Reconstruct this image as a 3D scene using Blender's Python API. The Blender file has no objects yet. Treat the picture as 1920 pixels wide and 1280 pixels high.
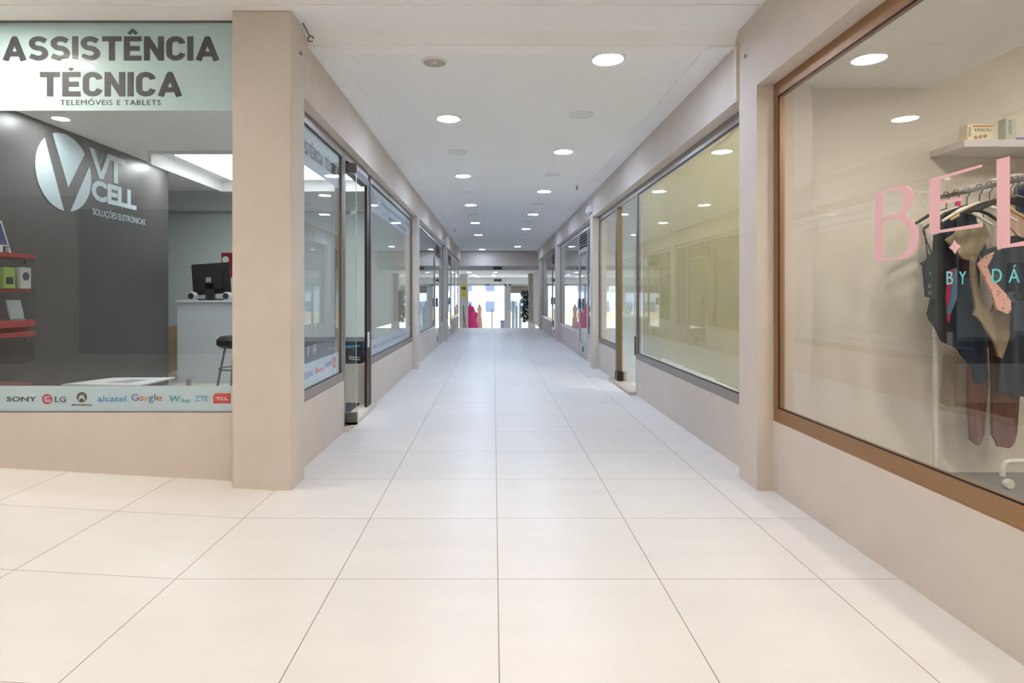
import bpy, bmesh, math, random
from mathutils import Vector, Matrix, noise
random.seed(7)
SC = bpy.context.scene
COL = SC.collection
H = 1.058            # eye height
FPX = 1110.0         # focal length in pixels of a 1920 wide frame
PI = math.pi
# ------------------------------------------------------------------ camera
cd = bpy.data.cameras.new('camera'); cam = bpy.data.objects.new('camera', cd); COL.objects.link(cam)
cam.location = (0, 0, H); cam.rotation_euler = (PI/2, 0, 0)
cd.sensor_width = 36; cd.lens = FPX/1920*36
cd.shift_x = (960-926)/1920; cd.shift_y = -(640-554)/1920
cd.clip_end = 300
SC.camera = cam
# ------------------------------------------------------------------ world, exposure
w = bpy.data.worlds.new('world'); SC.world = w; w.use_nodes = True
bg = w.node_tree.nodes['Background']
bg.inputs[0].default_value = (0.80, 0.90, 1.0, 1); bg.inputs[1].default_value = 3.6
SC.view_settings.view_transform = 'Standard'; SC.view_settings.look = 'None'
SC.view_settings.gamma = 1; SC.view_settings.use_curve_mapping = False
SC.view_settings.exposure = 0.38
sd = bpy.data.lights.new('sun', 'SUN'); sun = bpy.data.objects.new('sun', sd); COL.objects.link(sun)
sd.energy = 4; sd.angle = 0.02; sd.color = (1, .96, .9); sun.rotation_euler = (math.radians(40), math.radians(15), 0)
LAMP_COOL = (0.70, 0.84, 1.12); LAMP_WARM = (1.0, 0.90, 0.78)
E_CORR = 94; E_FOYER = 212; E_SHOP = 170

# ------------------------------------------------------------------ materials
def lin(c):
    out = []
    for v in c:
        v = v/255
        out.append(v/12.92 if v <= .04045 else ((v+.055)/1.055)**2.4)
    return (*out, 1)
MATS = {}
def mat(name, rgb, rough=.6, metal=0, spec=.5, bump=0, bscale=200, var=0, vscale=3, emit=None, es=0, alpha=None, coat=0):
    if name in MATS: return MATS[name]
    m = bpy.data.materials.new(name); m.use_nodes = True; nt = m.node_tree; b = nt.nodes['Principled BSDF']
    b.inputs['Base Color'].default_value = lin(rgb); b.inputs['Roughness'].default_value = rough
    b.inputs['Metallic'].default_value = metal; b.inputs['Specular IOR Level'].default_value = spec
    if coat: b.inputs['Coat Weight'].default_value = coat
    tc = nt.nodes.new('ShaderNodeTexCoord')
    if var:
        n = nt.nodes.new('ShaderNodeTexNoise'); n.inputs['Scale'].default_value = vscale; n.inputs['Detail'].default_value = 5
        nt.links.new(tc.outputs['Object'], n.inputs['Vector'])
        mr = nt.nodes.new('ShaderNodeMapRange'); mr.inputs['From Min'].default_value = .3; mr.inputs['From Max'].default_value = .7
        mr.inputs['To Min'].default_value = 1-var; mr.inputs['To Max'].default_value = 1+var
        nt.links.new(n.outputs['Fac'], mr.inputs['Value'])
        vm = nt.nodes.new('ShaderNodeVectorMath'); vm.operation = 'SCALE'; vm.inputs[0].default_value = lin(rgb)[:3]
        nt.links.new(mr.outputs['Result'], vm.inputs['Scale']); nt.links.new(vm.outputs['Vector'], b.inputs['Base Color'])
    if bump:
        n2 = nt.nodes.new('ShaderNodeTexNoise'); n2.inputs['Scale'].default_value = bscale; n2.inputs['Detail'].default_value = 3
        nt.links.new(tc.outputs['Object'], n2.inputs['Vector'])
        bp = nt.nodes.new('ShaderNodeBump'); bp.inputs['Strength'].default_value = bump; bp.inputs['Distance'].default_value = .003
        nt.links.new(n2.outputs['Fac'], bp.inputs['Height']); nt.links.new(bp.outputs['Normal'], b.inputs['Normal'])
    if emit:
        b.inputs['Emission Color'].default_value = (*emit, 1); b.inputs['Emission Strength'].default_value = es
    if alpha is not None: b.inputs['Alpha'].default_value = alpha
    MATS[name] = m; return m
def glassmat(name, tint, ior=1.5):
    m = bpy.data.materials.new(name); m.use_nodes = True; nt = m.node_tree; nt.nodes.clear()
    o = nt.nodes.new('ShaderNodeOutputMaterial'); mx = nt.nodes.new('ShaderNodeMixShader')
    t = nt.nodes.new('ShaderNodeBsdfTransparent'); g = nt.nodes.new('ShaderNodeBsdfGlossy')
    t.inputs[0].default_value = (*tint, 1); g.inputs['Roughness'].default_value = .0; g.inputs[0].default_value = (1, 1, 1, 1)
    ge = nt.nodes.new('ShaderNodeNewGeometry'); mr = nt.nodes.new('ShaderNodeMapRange')
    mr.inputs['To Min'].default_value = ior; mr.inputs['To Max'].default_value = 1/ior
    nt.links.new(ge.outputs['Backfacing'], mr.inputs['Value'])
    fr = nt.nodes.new('ShaderNodeFresnel'); nt.links.new(mr.outputs['Result'], fr.inputs['IOR'])
    nt.links.new(fr.outputs['Fac'], mx.inputs['Fac']); nt.links.new(t.outputs[0], mx.inputs[1]); nt.links.new(g.outputs[0], mx.inputs[2])
    nt.links.new(mx.outputs[0], o.inputs['Surface']); return m
GLASS = glassmat('pane_glass', (.96, .978, .973))
GLASS2 = glassmat('shop_glass', (.97, .975, .96))
GLASSC = glassmat('display_glass', (.95, .96, .96), 1.3)

def tilemat():
    m = bpy.data.materials.new('floor_tile'); m.use_nodes = True; nt = m.node_tree; b = nt.nodes['Principled BSDF']
    L = nt.links.new
    ge = nt.nodes.new('ShaderNodeNewGeometry'); sx = nt.nodes.new('ShaderNodeSeparateXYZ'); L(ge.outputs['Position'], sx.inputs[0])
    def mt(op, a, bb=None):
        n = nt.nodes.new('ShaderNodeMath'); n.operation = op
        for i, v in enumerate((a, bb)):
            if v is None: continue
            if isinstance(v, (int, float)): n.inputs[i].default_value = v
            else: L(v, n.inputs[i])
        return n.outputs[0]
    ds = []; ids = []
    for ax, off in (('X', .015), ('Y', 2.212)):
        u = mt('DIVIDE', mt('SUBTRACT', sx.outputs[ax], off), .602)
        f = mt('FRACT', u); ids.append(mt('FLOOR', u))
        d = mt('MINIMUM', f, mt('SUBTRACT', 1, f)); ds.append(d)
    g = mt('MAXIMUM', mt('LESS_THAN', ds[0], .0027), mt('LESS_THAN', ds[1], .0022))
    cb = nt.nodes.new('ShaderNodeCombineXYZ'); L(ids[0], cb.inputs[0]); L(ids[1], cb.inputs[1])
    wn = nt.nodes.new('ShaderNodeTexWhiteNoise'); wn.noise_dimensions = '3D'; L(cb.outputs[0], wn.inputs['Vector'])
    n = nt.nodes.new('ShaderNodeTexNoise'); n.inputs['Scale'].default_value = 2.2; n.inputs['Detail'].default_value = 4
    mp = nt.nodes.new('ShaderNodeMapping'); mp.inputs['Scale'].default_value = (1, 3.5, 1)
    L(ge.outputs['Position'], mp.inputs['Vector']); L(mp.outputs['Vector'], n.inputs['Vector'])
    n3 = nt.nodes.new('ShaderNodeTexNoise'); n3.inputs['Scale'].default_value = 160; n3.inputs['Detail'].default_value = 2; L(ge.outputs['Position'], n3.inputs['Vector'])
    v = mt('ADD', mt('ADD', mt('MULTIPLY', wn.outputs['Value'], .035), mt('MULTIPLY', n.outputs['Fac'], .10)), mt('MULTIPLY', n3.outputs['Fac'], .05))
    k = mt('ADD', v, .87)
    vm = nt.nodes.new('ShaderNodeVectorMath'); vm.operation = 'SCALE'; vm.inputs[0].default_value = lin((236, 233, 230))[:3]; L(k, vm.inputs['Scale'])
    mx = nt.nodes.new('ShaderNodeMix'); mx.data_type = 'RGBA'; L(g, mx.inputs['Factor'])
    L(vm.outputs['Vector'], mx.inputs[6]); mx.inputs[7].default_value = lin((140, 122, 106))
    L(mx.outputs[2], b.inputs['Base Color'])
    b.inputs['Roughness'].default_value = .34
    b.inputs['Specular IOR Level'].default_value = .42
    bp = nt.nodes.new('ShaderNodeBump'); bp.inputs['Strength'].default_value = .08; bp.inputs['Distance'].default_value = .002
    n4 = nt.nodes.new('ShaderNodeTexNoise'); n4.inputs['Scale'].default_value = 9; L(mp.outputs['Vector'], n4.inputs['Vector'])
    return m
TILE = tilemat()
PLASTER = mat('beige_plaster', (213, 202, 192), .85, bump=.35, bscale=170, var=.03, vscale=5)
CEIL = mat('white_ceiling', (250, 249, 248), .9, bump=.12, bscale=120, var=.015)
PLASTW = mat('pale_wall', (230, 221, 207), .85, bump=.1, bscale=150)
SHOPW = mat('shop_wall', (208, 216, 214), .8)
DARKW = mat('charcoal_wall', (80, 78, 77), .40, var=.05, vscale=20)
ALU = mat('bronze_aluminium', (150, 142, 134), .38, metal=.5)
ALUW = mat('brown_aluminium', (152, 116, 80), .42, metal=.35)
ALUL = mat('silver_aluminium', (190, 188, 186), .3, metal=.7)
BLACK = mat('black_rubber', (26, 25, 26), .5)
DARKM = mat('dark_metal', (52, 42, 34), .4, metal=.5)
STEEL = mat('steel', (120, 118, 116), .3, metal=.8)
WHITE = mat('white_paint', (232, 232, 230), .5)
WHITEG = mat('white_laminate', (208, 214, 222), .35)
BANNER = mat('mint_banner', (205, 228, 232), .5)
INK = mat('dark_ink', (52, 52, 66), .5)
LOGOM = mat('silver_vinyl', (186, 202, 208), .35)
PINKV = mat('pink_vinyl', (240, 190, 194), .5)
CYANV = mat('cyan_vinyl', (112, 205, 210), .5)
REDC = mat('red_lacquer', (158, 56, 54), .35)
WOODG = mat('grey_floorboards', (125, 124, 120), .5, var=.1, vscale=6)

# ------------------------------------------------------------------ helpers
def box(bm, x0, x1, y0, y1, z0, z1):
    if x0 > x1: x0, x1 = x1, x0
    if y0 > y1: y0, y1 = y1, y0
    if z0 > z1: z0, z1 = z1, z0
    v = [bm.verts.new(p) for p in ((x0,y0,z0),(x1,y0,z0),(x1,y1,z0),(x0,y1,z0),(x0,y0,z1),(x1,y0,z1),(x1,y1,z1),(x0,y1,z1))]
    for f in ((0,3,2,1),(4,5,6,7),(0,1,5,4),(1,2,6,5),(2,3,7,6),(3,0,4,7)): bm.faces.new([v[i] for i in f])
    return bm
def B(*bs):
    bm = bmesh.new()
    for b in bs: box(bm, *b)
    return bm
def prism(bm, pts, axis, a0, a1):
    def P(p, a):
        return {'x': (a, p[0], p[1]), 'y': (p[0], a, p[1]), 'z': (p[0], p[1], a)}[axis]
    A = [bm.verts.new(P(p, a0)) for p in pts]; C = [bm.verts.new(P(p, a1)) for p in pts]
    n = len(pts); bm.faces.new(A); bm.faces.new(C[::-1])
    for i in range(n): bm.faces.new((A[i], C[i], C[(i+1) % n], A[(i+1) % n]))
    return bm
def frame_axes(d):
    d = Vector(d).normalized(); a = Vector((0, 0, 1)) if abs(d.z) < .9 else Vector((1, 0, 0))
    u = d.cross(a).normalized(); return u, d.cross(u).normalized()
def tube(bm, pts, r, seg=10, cap=True):
    pts = [Vector(p) for p in pts]; rs = r if isinstance(r, (list, tuple)) else [r]*len(pts); rings = []
    u = None
    for i, p in enumerate(pts):
        d = (pts[min(i+1, len(pts)-1)]-pts[max(i-1, 0)]).normalized()
        if u is None: u, _ = frame_axes(d)
        u = (u-d*u.dot(d)).normalized(); v = d.cross(u)
        rings.append([bm.verts.new(p+(u*math.cos(2*PI*k/seg)+v*math.sin(2*PI*k/seg))*rs[i]) for k in range(seg)])
    for a, b in zip(rings, rings[1:]):
        for k in range(seg): bm.faces.new((a[k], a[(k+1) % seg], b[(k+1) % seg], b[k]))
    if cap: bm.faces.new(rings[0][::-1]); bm.faces.new(rings[-1])
    return bm
def lathe(bm, prof, c, axis=(0, 0, 1), seg=32):
    d = Vector(axis).normalized(); u, v = frame_axes(d); c = Vector(c); rings = []
    for r, h in prof:
        if r < 1e-6: rings.append([bm.verts.new(c+d*h)])
        else: rings.append([bm.verts.new(c+d*h+(u*math.cos(2*PI*k/seg)+v*math.sin(2*PI*k/seg))*r) for k in range(seg)])
    for a, b in zip(rings, rings[1:]):
        for k in range(seg):
            A = a[k % len(a)], a[(k+1) % len(a)]; Bb = b[(k+1) % len(b)], b[k % len(b)]
            f = []
            for q in (*A, *Bb):
                if q not in f: f.append(q)
            if len(f) > 2: bm.faces.new(f)
    return bm
def bevel(bm, w_, seg=2):
    bmesh.ops.bevel(bm, geom=bm.edges[:], offset=w_, segments=seg, affect='EDGES', clamp_overlap=True); return bm
def root_of(o):
    while o.parent: o = o.parent
    return o
def obj(name, bm, m, parent=None, label=None, smooth=False, origin=None):
    if not isinstance(bm, bpy.types.Mesh):
        bmesh.ops.recalc_face_normals(bm, faces=bm.faces[:])
        me = bpy.data.meshes.new(name)
        if parent: org = Vector(root_of(parent)['_o'])
        elif origin: org = Vector(origin)
        else:
            xs = [v.co for v in bm.verts]
            org = Vector(((min(v.x for v in xs)+max(v.x for v in xs))/2, (min(v.y for v in xs)+max(v.y for v in xs))/2, min(v.z for v in xs)))
        bmesh.ops.translate(bm, verts=bm.verts[:], vec=-org)
        if smooth:
            for f in bm.faces: f.smooth = True
        bm.to_mesh(me); bm.free()
    me.materials.append(m)
    o = bpy.data.objects.new(name, me); COL.objects.link(o)
    if smooth:
        md = o.modifiers.new('edges', 'EDGE_SPLIT'); md.split_angle = math.radians(38)
    if parent: o.parent = parent
    else: o.location = org; o['_o'] = tuple(org)
    if label: o['label'] = label
    return o
def thing(name, loc, label=None, cat=None, group=None, kind=None):
    o = bpy.data.objects.new(name, None); COL.objects.link(o); o.location = loc; o['_o'] = tuple(loc); o.empty_display_size = .1
    if label: o['label'] = label
    if cat: o['category'] = cat
    if group: o['group'] = group
    if kind: o['kind'] = kind
    return o
def tag(o, label, cat, group=None, kind=None):
    o['label'] = label; o['category'] = cat
    if group: o['group'] = group
    if kind: o['kind'] = kind
    return o
def struct(name, bm, m, label=None, cat=None):
    o = obj(name, bm, m); o['kind'] = 'structure'
    o['label'] = label or name; o['category'] = cat or name.split('_')[0]
    return o
ORD = ['nearest', 'second', 'third', 'fourth', 'fifth', 'sixth', 'seventh', 'eighth']

# lettering: returns vertices/faces with baseline 0, capital height 1
def glyphs(s, bold=0, spacing=1.0, shear=0):
    c = bpy.data.curves.new('t', 'FONT'); c.body = s; c.size = 1; c.offset = bold; c.space_character = spacing; c.shear = shear
    c.resolution_u = 3; c.extrude = .01
    o = bpy.data.objects.new('t', c); COL.objects.link(o)
    dg = bpy.context.evaluated_depsgraph_get(); me = bpy.data.meshes.new_from_object(o.evaluated_get(dg))
    V = [tuple(v.co) for v in me.vertices]; Fc = [tuple(p.vertices) for p in me.polygons]
    bpy.data.objects.remove(o); bpy.data.curves.remove(c); bpy.data.meshes.remove(me)
    return V, Fc
_cap = {}
def text(bm, s, mapf, u0, u1, base, cap, thick=.0012, bold=0, spacing=1.0, shear=0):
    """mapf(u, v, n) -> world; fits the string between u0 and u1 (u1 None: natural width)"""
    V, Fc = glyphs(s, bold, spacing, shear)
    if not V: return bm
    if bold not in _cap:
        hv, _ = glyphs('H', bold); ys = [v[1] for v in hv]; _cap[bold] = (min(ys), max(ys))
    y0, y1 = _cap[bold]
    sc = cap/(y1-y0); xs = [v[0] for v in V]; mn, mxx = min(xs), max(xs)
    sx = sc if u1 is None else (u1-u0)/(mxx-mn)
    vs = [bm.verts.new(mapf(u0+(v[0]-mn)*sx, base+(v[1]-y0)*sc, (v[2]+.01)/.02*thick)) for v in V]
    for f in Fc:
        try: bm.faces.new([vs[i] for i in f])
        except ValueError: pass
    return bm
def T(s, mapf, u0, u1, base, cap, **k): return text(bmesh.new(), s, mapf, u0, u1, base, cap, **k)

# block capitals of even stroke, capital height 1
def _arc(cx, cy, rx, ry, a, b, k=12): return [(cx+rx*math.cos(math.radians(a+(b-a)*i/k)), cy+ry*math.sin(math.radians(a+(b-a)*i/k))) for i in range(k+1)]
SW = .205
def block(ch):
    h = SW/2; t = 1-h; base = {'Ê': 'E', 'É': 'E'}.get(ch, ch)
    if base == 'I': w_ = SW; P_ = [[(h, 0), (h, 1)]]
    elif base == 'T': w_ = .66; P_ = [[(0, t), (.66, t)], [(.33, 0), (.33, t)]]
    elif base == 'E': w_ = .60; P_ = [[(.60, t), (h, t), (h, h), (.60, h)], [(h, .5), (.54, .5)]]
    elif base == 'N': w_ = .68; P_ = [[(h, 0), (h, 1)], [(.68-h, 0), (.68-h, 1)], [(h+.01, .93), (.68-h-.01, .07)]]
    elif base == 'A': w_ = .80; P_ = [[(.095, 0), (.40, .93)], [(.705, 0), (.40, .93)], [(.2, .27), (.6, .27)], [(.33, .90), (.47, .90)]]
    elif base == 'C': w_ = .64; P_ = [[(.555, .30)]+_arc(.32, .30, .22, .20, -20, -180, 8)+_arc(.32, .70, .22, .20, 180, 20, 8)+[(.54, .70)]]
    elif base == 'S':
        w_ = .66; P_ = [[(.575, .80)]+_arc(.33, .72, .22, .18, 50, 180, 8)[0:]+_arc(.33, .72, .22, .21, 190, 262, 6)+_arc(.33, .285, .23, .225, 82, -10, 7)+_arc(.33, .28, .23, .18, -20, -135, 8)+[(.05, .19)]]
    if ch == 'Ê': P_ += [[(.16, 1.10), (.30, 1.24), (.44, 1.10)]]
    if ch == 'É': P_ += [[(.24, 1.08), (.40, 1.24)]]
    return w_, P_
def block_text(s_, mapf, u0, u1, base, cap, thick=.0012, gap=.075):
    bm = bmesh.new(); x = 0; items = []
    for ch in s_:
        if ch == ' ': x += .38; continue
        w_, P_ = block(ch); items.append((x, P_, ch)); x += w_+gap
    sx = (u1-u0)/(x-gap)
    for ox, P_, ch in items:
        for pi, pl_ in enumerate(P_):
            sw = SW*.62 if (ch in 'ÊÉ' and pi >= 2) else SW
            pts = [Vector((p[0], p[1])) for p in pl_]; pts = [p for i, p in enumerate(pts) if i == 0 or (p-pts[i-1]).length > .012]
            L_, R_ = [], []
            for i, p in enumerate(pts):
                d1 = (p-pts[i-1]).normalized() if i else None; d2 = (pts[i+1]-p).normalized() if i+1 < len(pts) else None
                if d1 is None: n_ = Vector((-d2.y, d2.x)); k = 1
                elif d2 is None: n_ = Vector((-d1.y, d1.x)); k = 1
                else:
                    n1 = Vector((-d1.y, d1.x)); n2 = Vector((-d2.y, d2.x)); n_ = (n1+n2).normalized(); k = 1/max(.5, n_.dot(n1))
                L_.append(p+n_*sw/2*k); R_.append(p-n_*sw/2*k)
            def vv(p, n_): return bm.verts.new(mapf(u0+(ox+p.x)*sx, base+p.y*cap, n_+pi*.00005))
            A = [[vv(p, q) for p in X_] for X_, q in ((L_, 0), (R_, 0), (L_, thick), (R_, thick))]
            for i in range(len(pts)-1):
                j = i+1
                bm.faces.new((A[0][i], A[0][j], A[1][j], A[1][i])); bm.faces.new((A[2][i], A[3][i], A[3][j], A[2][j]))
                bm.faces.new((A[0][i], A[2][i], A[2][j], A[0][j])); bm.faces.new((A[1][i], A[1][j], A[3][j], A[3][i]))
            for i in (0, -1): bm.faces.new((A[0][i], A[1][i], A[3][i], A[2][i]))
    return bm

# ------------------------------------------------------------------ measures
YF = 3.335                     # left shopfront plane
KF = YF/FPX
def fx(x): return (x-926)*KF
def fz(y): return H+(554-y)*KF
XL, XLD, XLG = -1.10, -1.165, -1.185     # left pier face, dado face, glass
XR, XRD, XRG = 1.43, 1.515, 1.53         # right pier face, dado face, glass
ZS = 2.203                     # soffit of the niches
ZC, ZF = 2.545, 2.606          # corridor ceiling, front ceiling
YEND = 19.6

# ------------------------------------------------------------------ floor
bm = bmesh.new()
def quad(bm, *p): bm.faces.new([bm.verts.new(q) for q in p])
XK = -1.19; SL = .056
def slab(bm, x0, x1, y0, y1, za, zb):  # top heights za at x0, zb at x1
    prism(bm, [(x0, za), (x1, zb), (x1, -.3), (x0, -.3)], 'y', y0, y1)
slab(bm, XK, 6.0, -4.6, 3.335, 0, 0)
ZL = (3.8+XK)*SL
slab(bm, -3.8, XK, -4.6, 3.5, ZL, 0); slab(bm, -9.5, -3.8, -4.6, 3.5, ZL, ZL)
slab(bm, XK, 1.60, 3.335, 19.4, 0, 0)
struct('floor', bm, TILE, 'pale cream square floor tiles running down the arcade', 'floor')
# shop floors
struct('floor_shop_left', B((-6.0, -1.19, 3.5, 19.4, -.1, .012)), mat('shop_floor', (205, 200, 188), .4), 'shop floor behind the left shopfronts', 'floor')
struct('floor_shop_right', B((1.60, 6.0, 3.6, 19.4, -.1, .012)), mat('shop_floor', (205, 200, 188), .4), 'shop floor behind the right shopfronts', 'floor')
struct('floor_boutique', B((1.62, 4.6, -2, 3.5, -.1, .014)), WOODG, 'grey board floor inside the clothes shop', 'floor')
# steps down to the lower hall, and the hall floor
ZH = -.72
bm = bmesh.new()
for i in range(4): box(bm, -2.4, 1.55, 19.4+.3*i, 19.4+.3*(i+1), -1, -.18*(i+1)+.001)
struct('trim_1', bm, TILE, 'tiled steps going down past the end of the corridor', 'steps')
struct('floor_hall', B((-6, 6, 20.6, 30.5, -1, ZH)), TILE, 'tiled floor of the lower hall by the street doors', 'floor')
# ------------------------------------------------------------------ ceilings
bm = B((-6.0, 6.0, 3.52, YEND+.3, ZC, ZC+.3))
# cornice strips
box(bm, XL, XL+.16, 3.52, YEND, ZC-.012, ZC); box(bm, XR-.16, XR, 3.52, YEND, ZC-.012, ZC)
struct('ceiling', bm, CEIL, 'textured white corridor ceiling', 'ceiling')
bm = B((-9.5, 1.6, -4.6, 3.16, ZF+.006, ZF+.3), (-9.5, 1.6, 3.16, 3.46, ZF, ZF+.3), (XR, 5, -4.6, 3.46, ZF+.004, ZF+.3))
prism(bm, [(3.46, ZF), (3.46, ZF+.2), (3.6, ZF+.2), (3.6, ZC-.02), (3.525, ZC), (3.49, ZC+.03)], 'x', XL-.2, XR+.2)
struct('ceiling_foyer', bm, CEIL, 'white ceiling of the foyer in front of the shopfronts', 'ceiling')

# ------------------------------------------------------------------ corridor walls: beam, dados
LP = [(3.217, 3.44), (8.51, 8.76), (13.69, 13.93)]
RP = [(3.22, 3.45), (8.57, 8.80), (13.60, 13.84), (18.6, 18.84)]
# left beam
struct('wall_left', B((XL, XL-.22, 3.44, YEND, ZS, ZC+.02)), PLASTER, 'beige plaster beam above the left shopfronts', 'wall')
struct('wall_right', B((XR, XR+.22, -4.5, YEND+.6, ZS, ZF+.02)), PLASTER, 'beige plaster beam above the right shopfronts', 'wall')
n = 2
for (a, b) in LP[1:]:
    struct('trim_%d' % n, B((XL, XL-.30, a, b, 0, ZS)), PLASTER, ('nearer' if a < 10 else 'farther')+' beige plaster pier between the left shopfronts', 'pier'); n += 1
for i, (a, b) in enumerate(RP):
    struct('trim_%d' % n, B((XR, XR+.30, a, b, 0, ZS)), PLASTER, ['beige plaster pier beside the big brown-framed window', 'second beige plaster pier on the right, past the glass door', 'third beige plaster pier on the right', 'farthest beige plaster pier on the right, by the header'][i], 'pier'); n += 1
# big front pillar
struct('trim_%d' % n, bevel(B((-1.423, XL, 3.217, 3.44, -.02, ZF)), .004, 2), PLASTER, 'tall beige corner pillar at the left front', 'pillar'); n += 1
# left front dado wall
struct('wall_front_left', B((-9.4, -1.42, YF-.004, YF+.2, -.05, .40)), PLASTER, 'low beige wall under the front shop window', 'wall')
struct('wall_front_left_end', B((-9.4, -4.5, YF-.004, YF+.2, .40, ZF)), PLASTER, 'beige wall at the far left of the shopfront', 'wall')
# foyer surroundings behind the camera
struct('wall_back', B((-9.5, -6.5, -2.6, -2.5, 0, ZF), (-1.0, 1.6, -2.6, -2.5, 0, ZF), (-6.5, -1, -2.6, -2.5, 2.41, ZF)), PLASTER, 'foyer wall behind the viewer', 'wall')
struct('wall_back_dark', B((-6.5, -1.0, -2.7, -2.6, 0, 2.45)), DARKW, 'dark shutter behind the viewer', 'wall')
struct('wall_foyer_left', B((-9.5, -9.4, -4.6, 3.5, 0, ZF)), PLASTER, 'foyer wall out to the left', 'wall')
struct('wall_right_front', B((XRD, XRD+.12, -4.5, 3.22, 0, .381)), PLASTER, 'low beige wall under the clothes shop window', 'wall')

# ------------------------------------------------------------------ shopfront glazing
WN = [0]; DN = [0]
def window(side, y0, y1, zb, zt=ZS, mull=(), fm=ALU, dado=True, gl=GLASS, tag_=None, fb=.065, ft=.07, fs=.03):
    WN[0] += 1
    s = -1 if side == 'L' else 1
    xd, xg = (XLD, XLG) if side == 'L' else (XRD, XRG)
    r = thing('window_%d' % WN[0], (xg, (y0+y1)/2, zb), tag_ or 'shop window', 'window', kind='structure')
    xa, xb = xd+s*.006, xg+s*.030
    bm = B((xa, xb, y0, y1, zb, zb+fb), (xa, xb, y0, y1, zt-ft, zt), (xa, xb, y0, y0+fs, zb+fb, zt-ft), (xa, xb, y1-fs, y1, zb+fb, zt-ft))
    for m_ in mull: box(bm, xa, xb, m_-.012, m_+.012, zb+fb, zt-ft)
    obj('window_frame', bm, fm, r)
    g = .006
    bm = B((xg-.004, xg-.001, y0+fs, y1-fs, zb+fb, zb+fb+g), (xg-.004, xg-.001, y0+fs, y1-fs, zt-ft-g, zt-ft),
           (xg-.004, xg-.001, y0+fs, y0+fs+g, zb+fb, zt-ft), (xg-.004, xg-.001, y1-fs-g, y1-fs, zb+fb, zt-ft)) if s > 0 else \
         B((xg+.004, xg+.001, y0+fs, y1-fs, zb+fb, zb+fb+g), (xg+.004, xg+.001, y0+fs, y1-fs, zt-ft-g, zt-ft),
           (xg+.004, xg+.001, y0+fs, y0+fs+g, zb+fb, zt-ft), (xg+.004, xg+.001, y1-fs-g, y1-fs, zb+fb, zt-ft))
    obj('gasket', bm, BLACK, r)
    obj('pane', B((xg, xg+s*.006, y0+fs, y1-fs, zb+fb, zt-ft)), gl, r)
    return r
ND = {'L': 0, 'R': 0}
def dado(side, y0, y1, zt):
    ND[side] += 1
    nm = 'wall_left_base' if side == 'L' else 'wall_right_base'
    x = XLD if side == 'L' else XRD; s = -1 if side == 'L' else 1
    struct(nm, B((x, x+s*.12, y0, y1, 0, zt)), PLASTER, '%s low beige wall under the %s corridor windows' % (ORD[ND[side]-1], 'left' if s < 0 else 'right'), 'wall')
ZDL, ZDR = .40, .381
# --- left bay 1
wA = window('L', 3.44, 4.600, ZDL, tag_='left corridor window with large dark lettering beside the pillar')
dado('L', 3.44, 4.600, ZDL)
wB = window('L', 5.62, 8.51, ZDL, tag_='left corridor window with logo banner beyond the open door')
dado('L', 5.62, 8.51, ZDL)
# --- left bay 2
wC = window('L', 8.76, 11.78, ZDL, fm=ALUL, tag_='left window between first inner pier and second door'); dado('L', 8.76, 11.78, ZDL)
wD = window('L', 13.02, 13.69, ZDL, fm=ALUL, tag_='narrow left window just before the second inner pier'); dado('L', 13.02, 13.69, ZDL)
# --- left bay 3
wE = window('L', 13.93, 15.1, ZDL, fm=ALUL, tag_='left window just behind the second inner pier'); dado('L', 13.93, 15.1, ZDL)
wF = window('L', 16.3, YEND, ZDL, fm=ALUL, mull=(17.9,), tag_='last left window at the corridor end'); dado('L', 16.3, YEND, ZDL)
# --- right bays
wG = window('R', 3.45, 6.30, ZDR, tag_='large right window covered with yellowish paper inside'); dado('R', 3.45, 6.30, ZDR)
wH = window('R', 7.36, 8.57, ZDR, tag_='right window between glass door and first inner pier'); dado('R', 7.36, 8.57, ZDR)
wI = window('R', 8.80, 9.58, ZDR, fm=ALUL, tag_='narrow right window just past the first inner pier'); dado('R', 8.80, 9.58, ZDR)
wJ = window('R', 10.60, 13.60, ZDR, fm=ALUL, tag_='right window beyond the louvred door'); dado('R', 10.60, 13.60, ZDR)
wK = window('R', 15.5, 18.6, ZDR, fm=ALUL, mull=(17.2,), tag_='last right window at the corridor end'); dado('R', 15.5, 18.6, ZDR)
dado('R', 18.84, 23.0, ZS)
# --- right foreground window (clothes shop)
wR = window('R', -1.6, 3.22, ZDR, fm=ALUW, gl=GLASS2, fb=.072, ft=.075, fs=.045, tag_='big brown-framed clothes shop window with pink letters')

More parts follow.
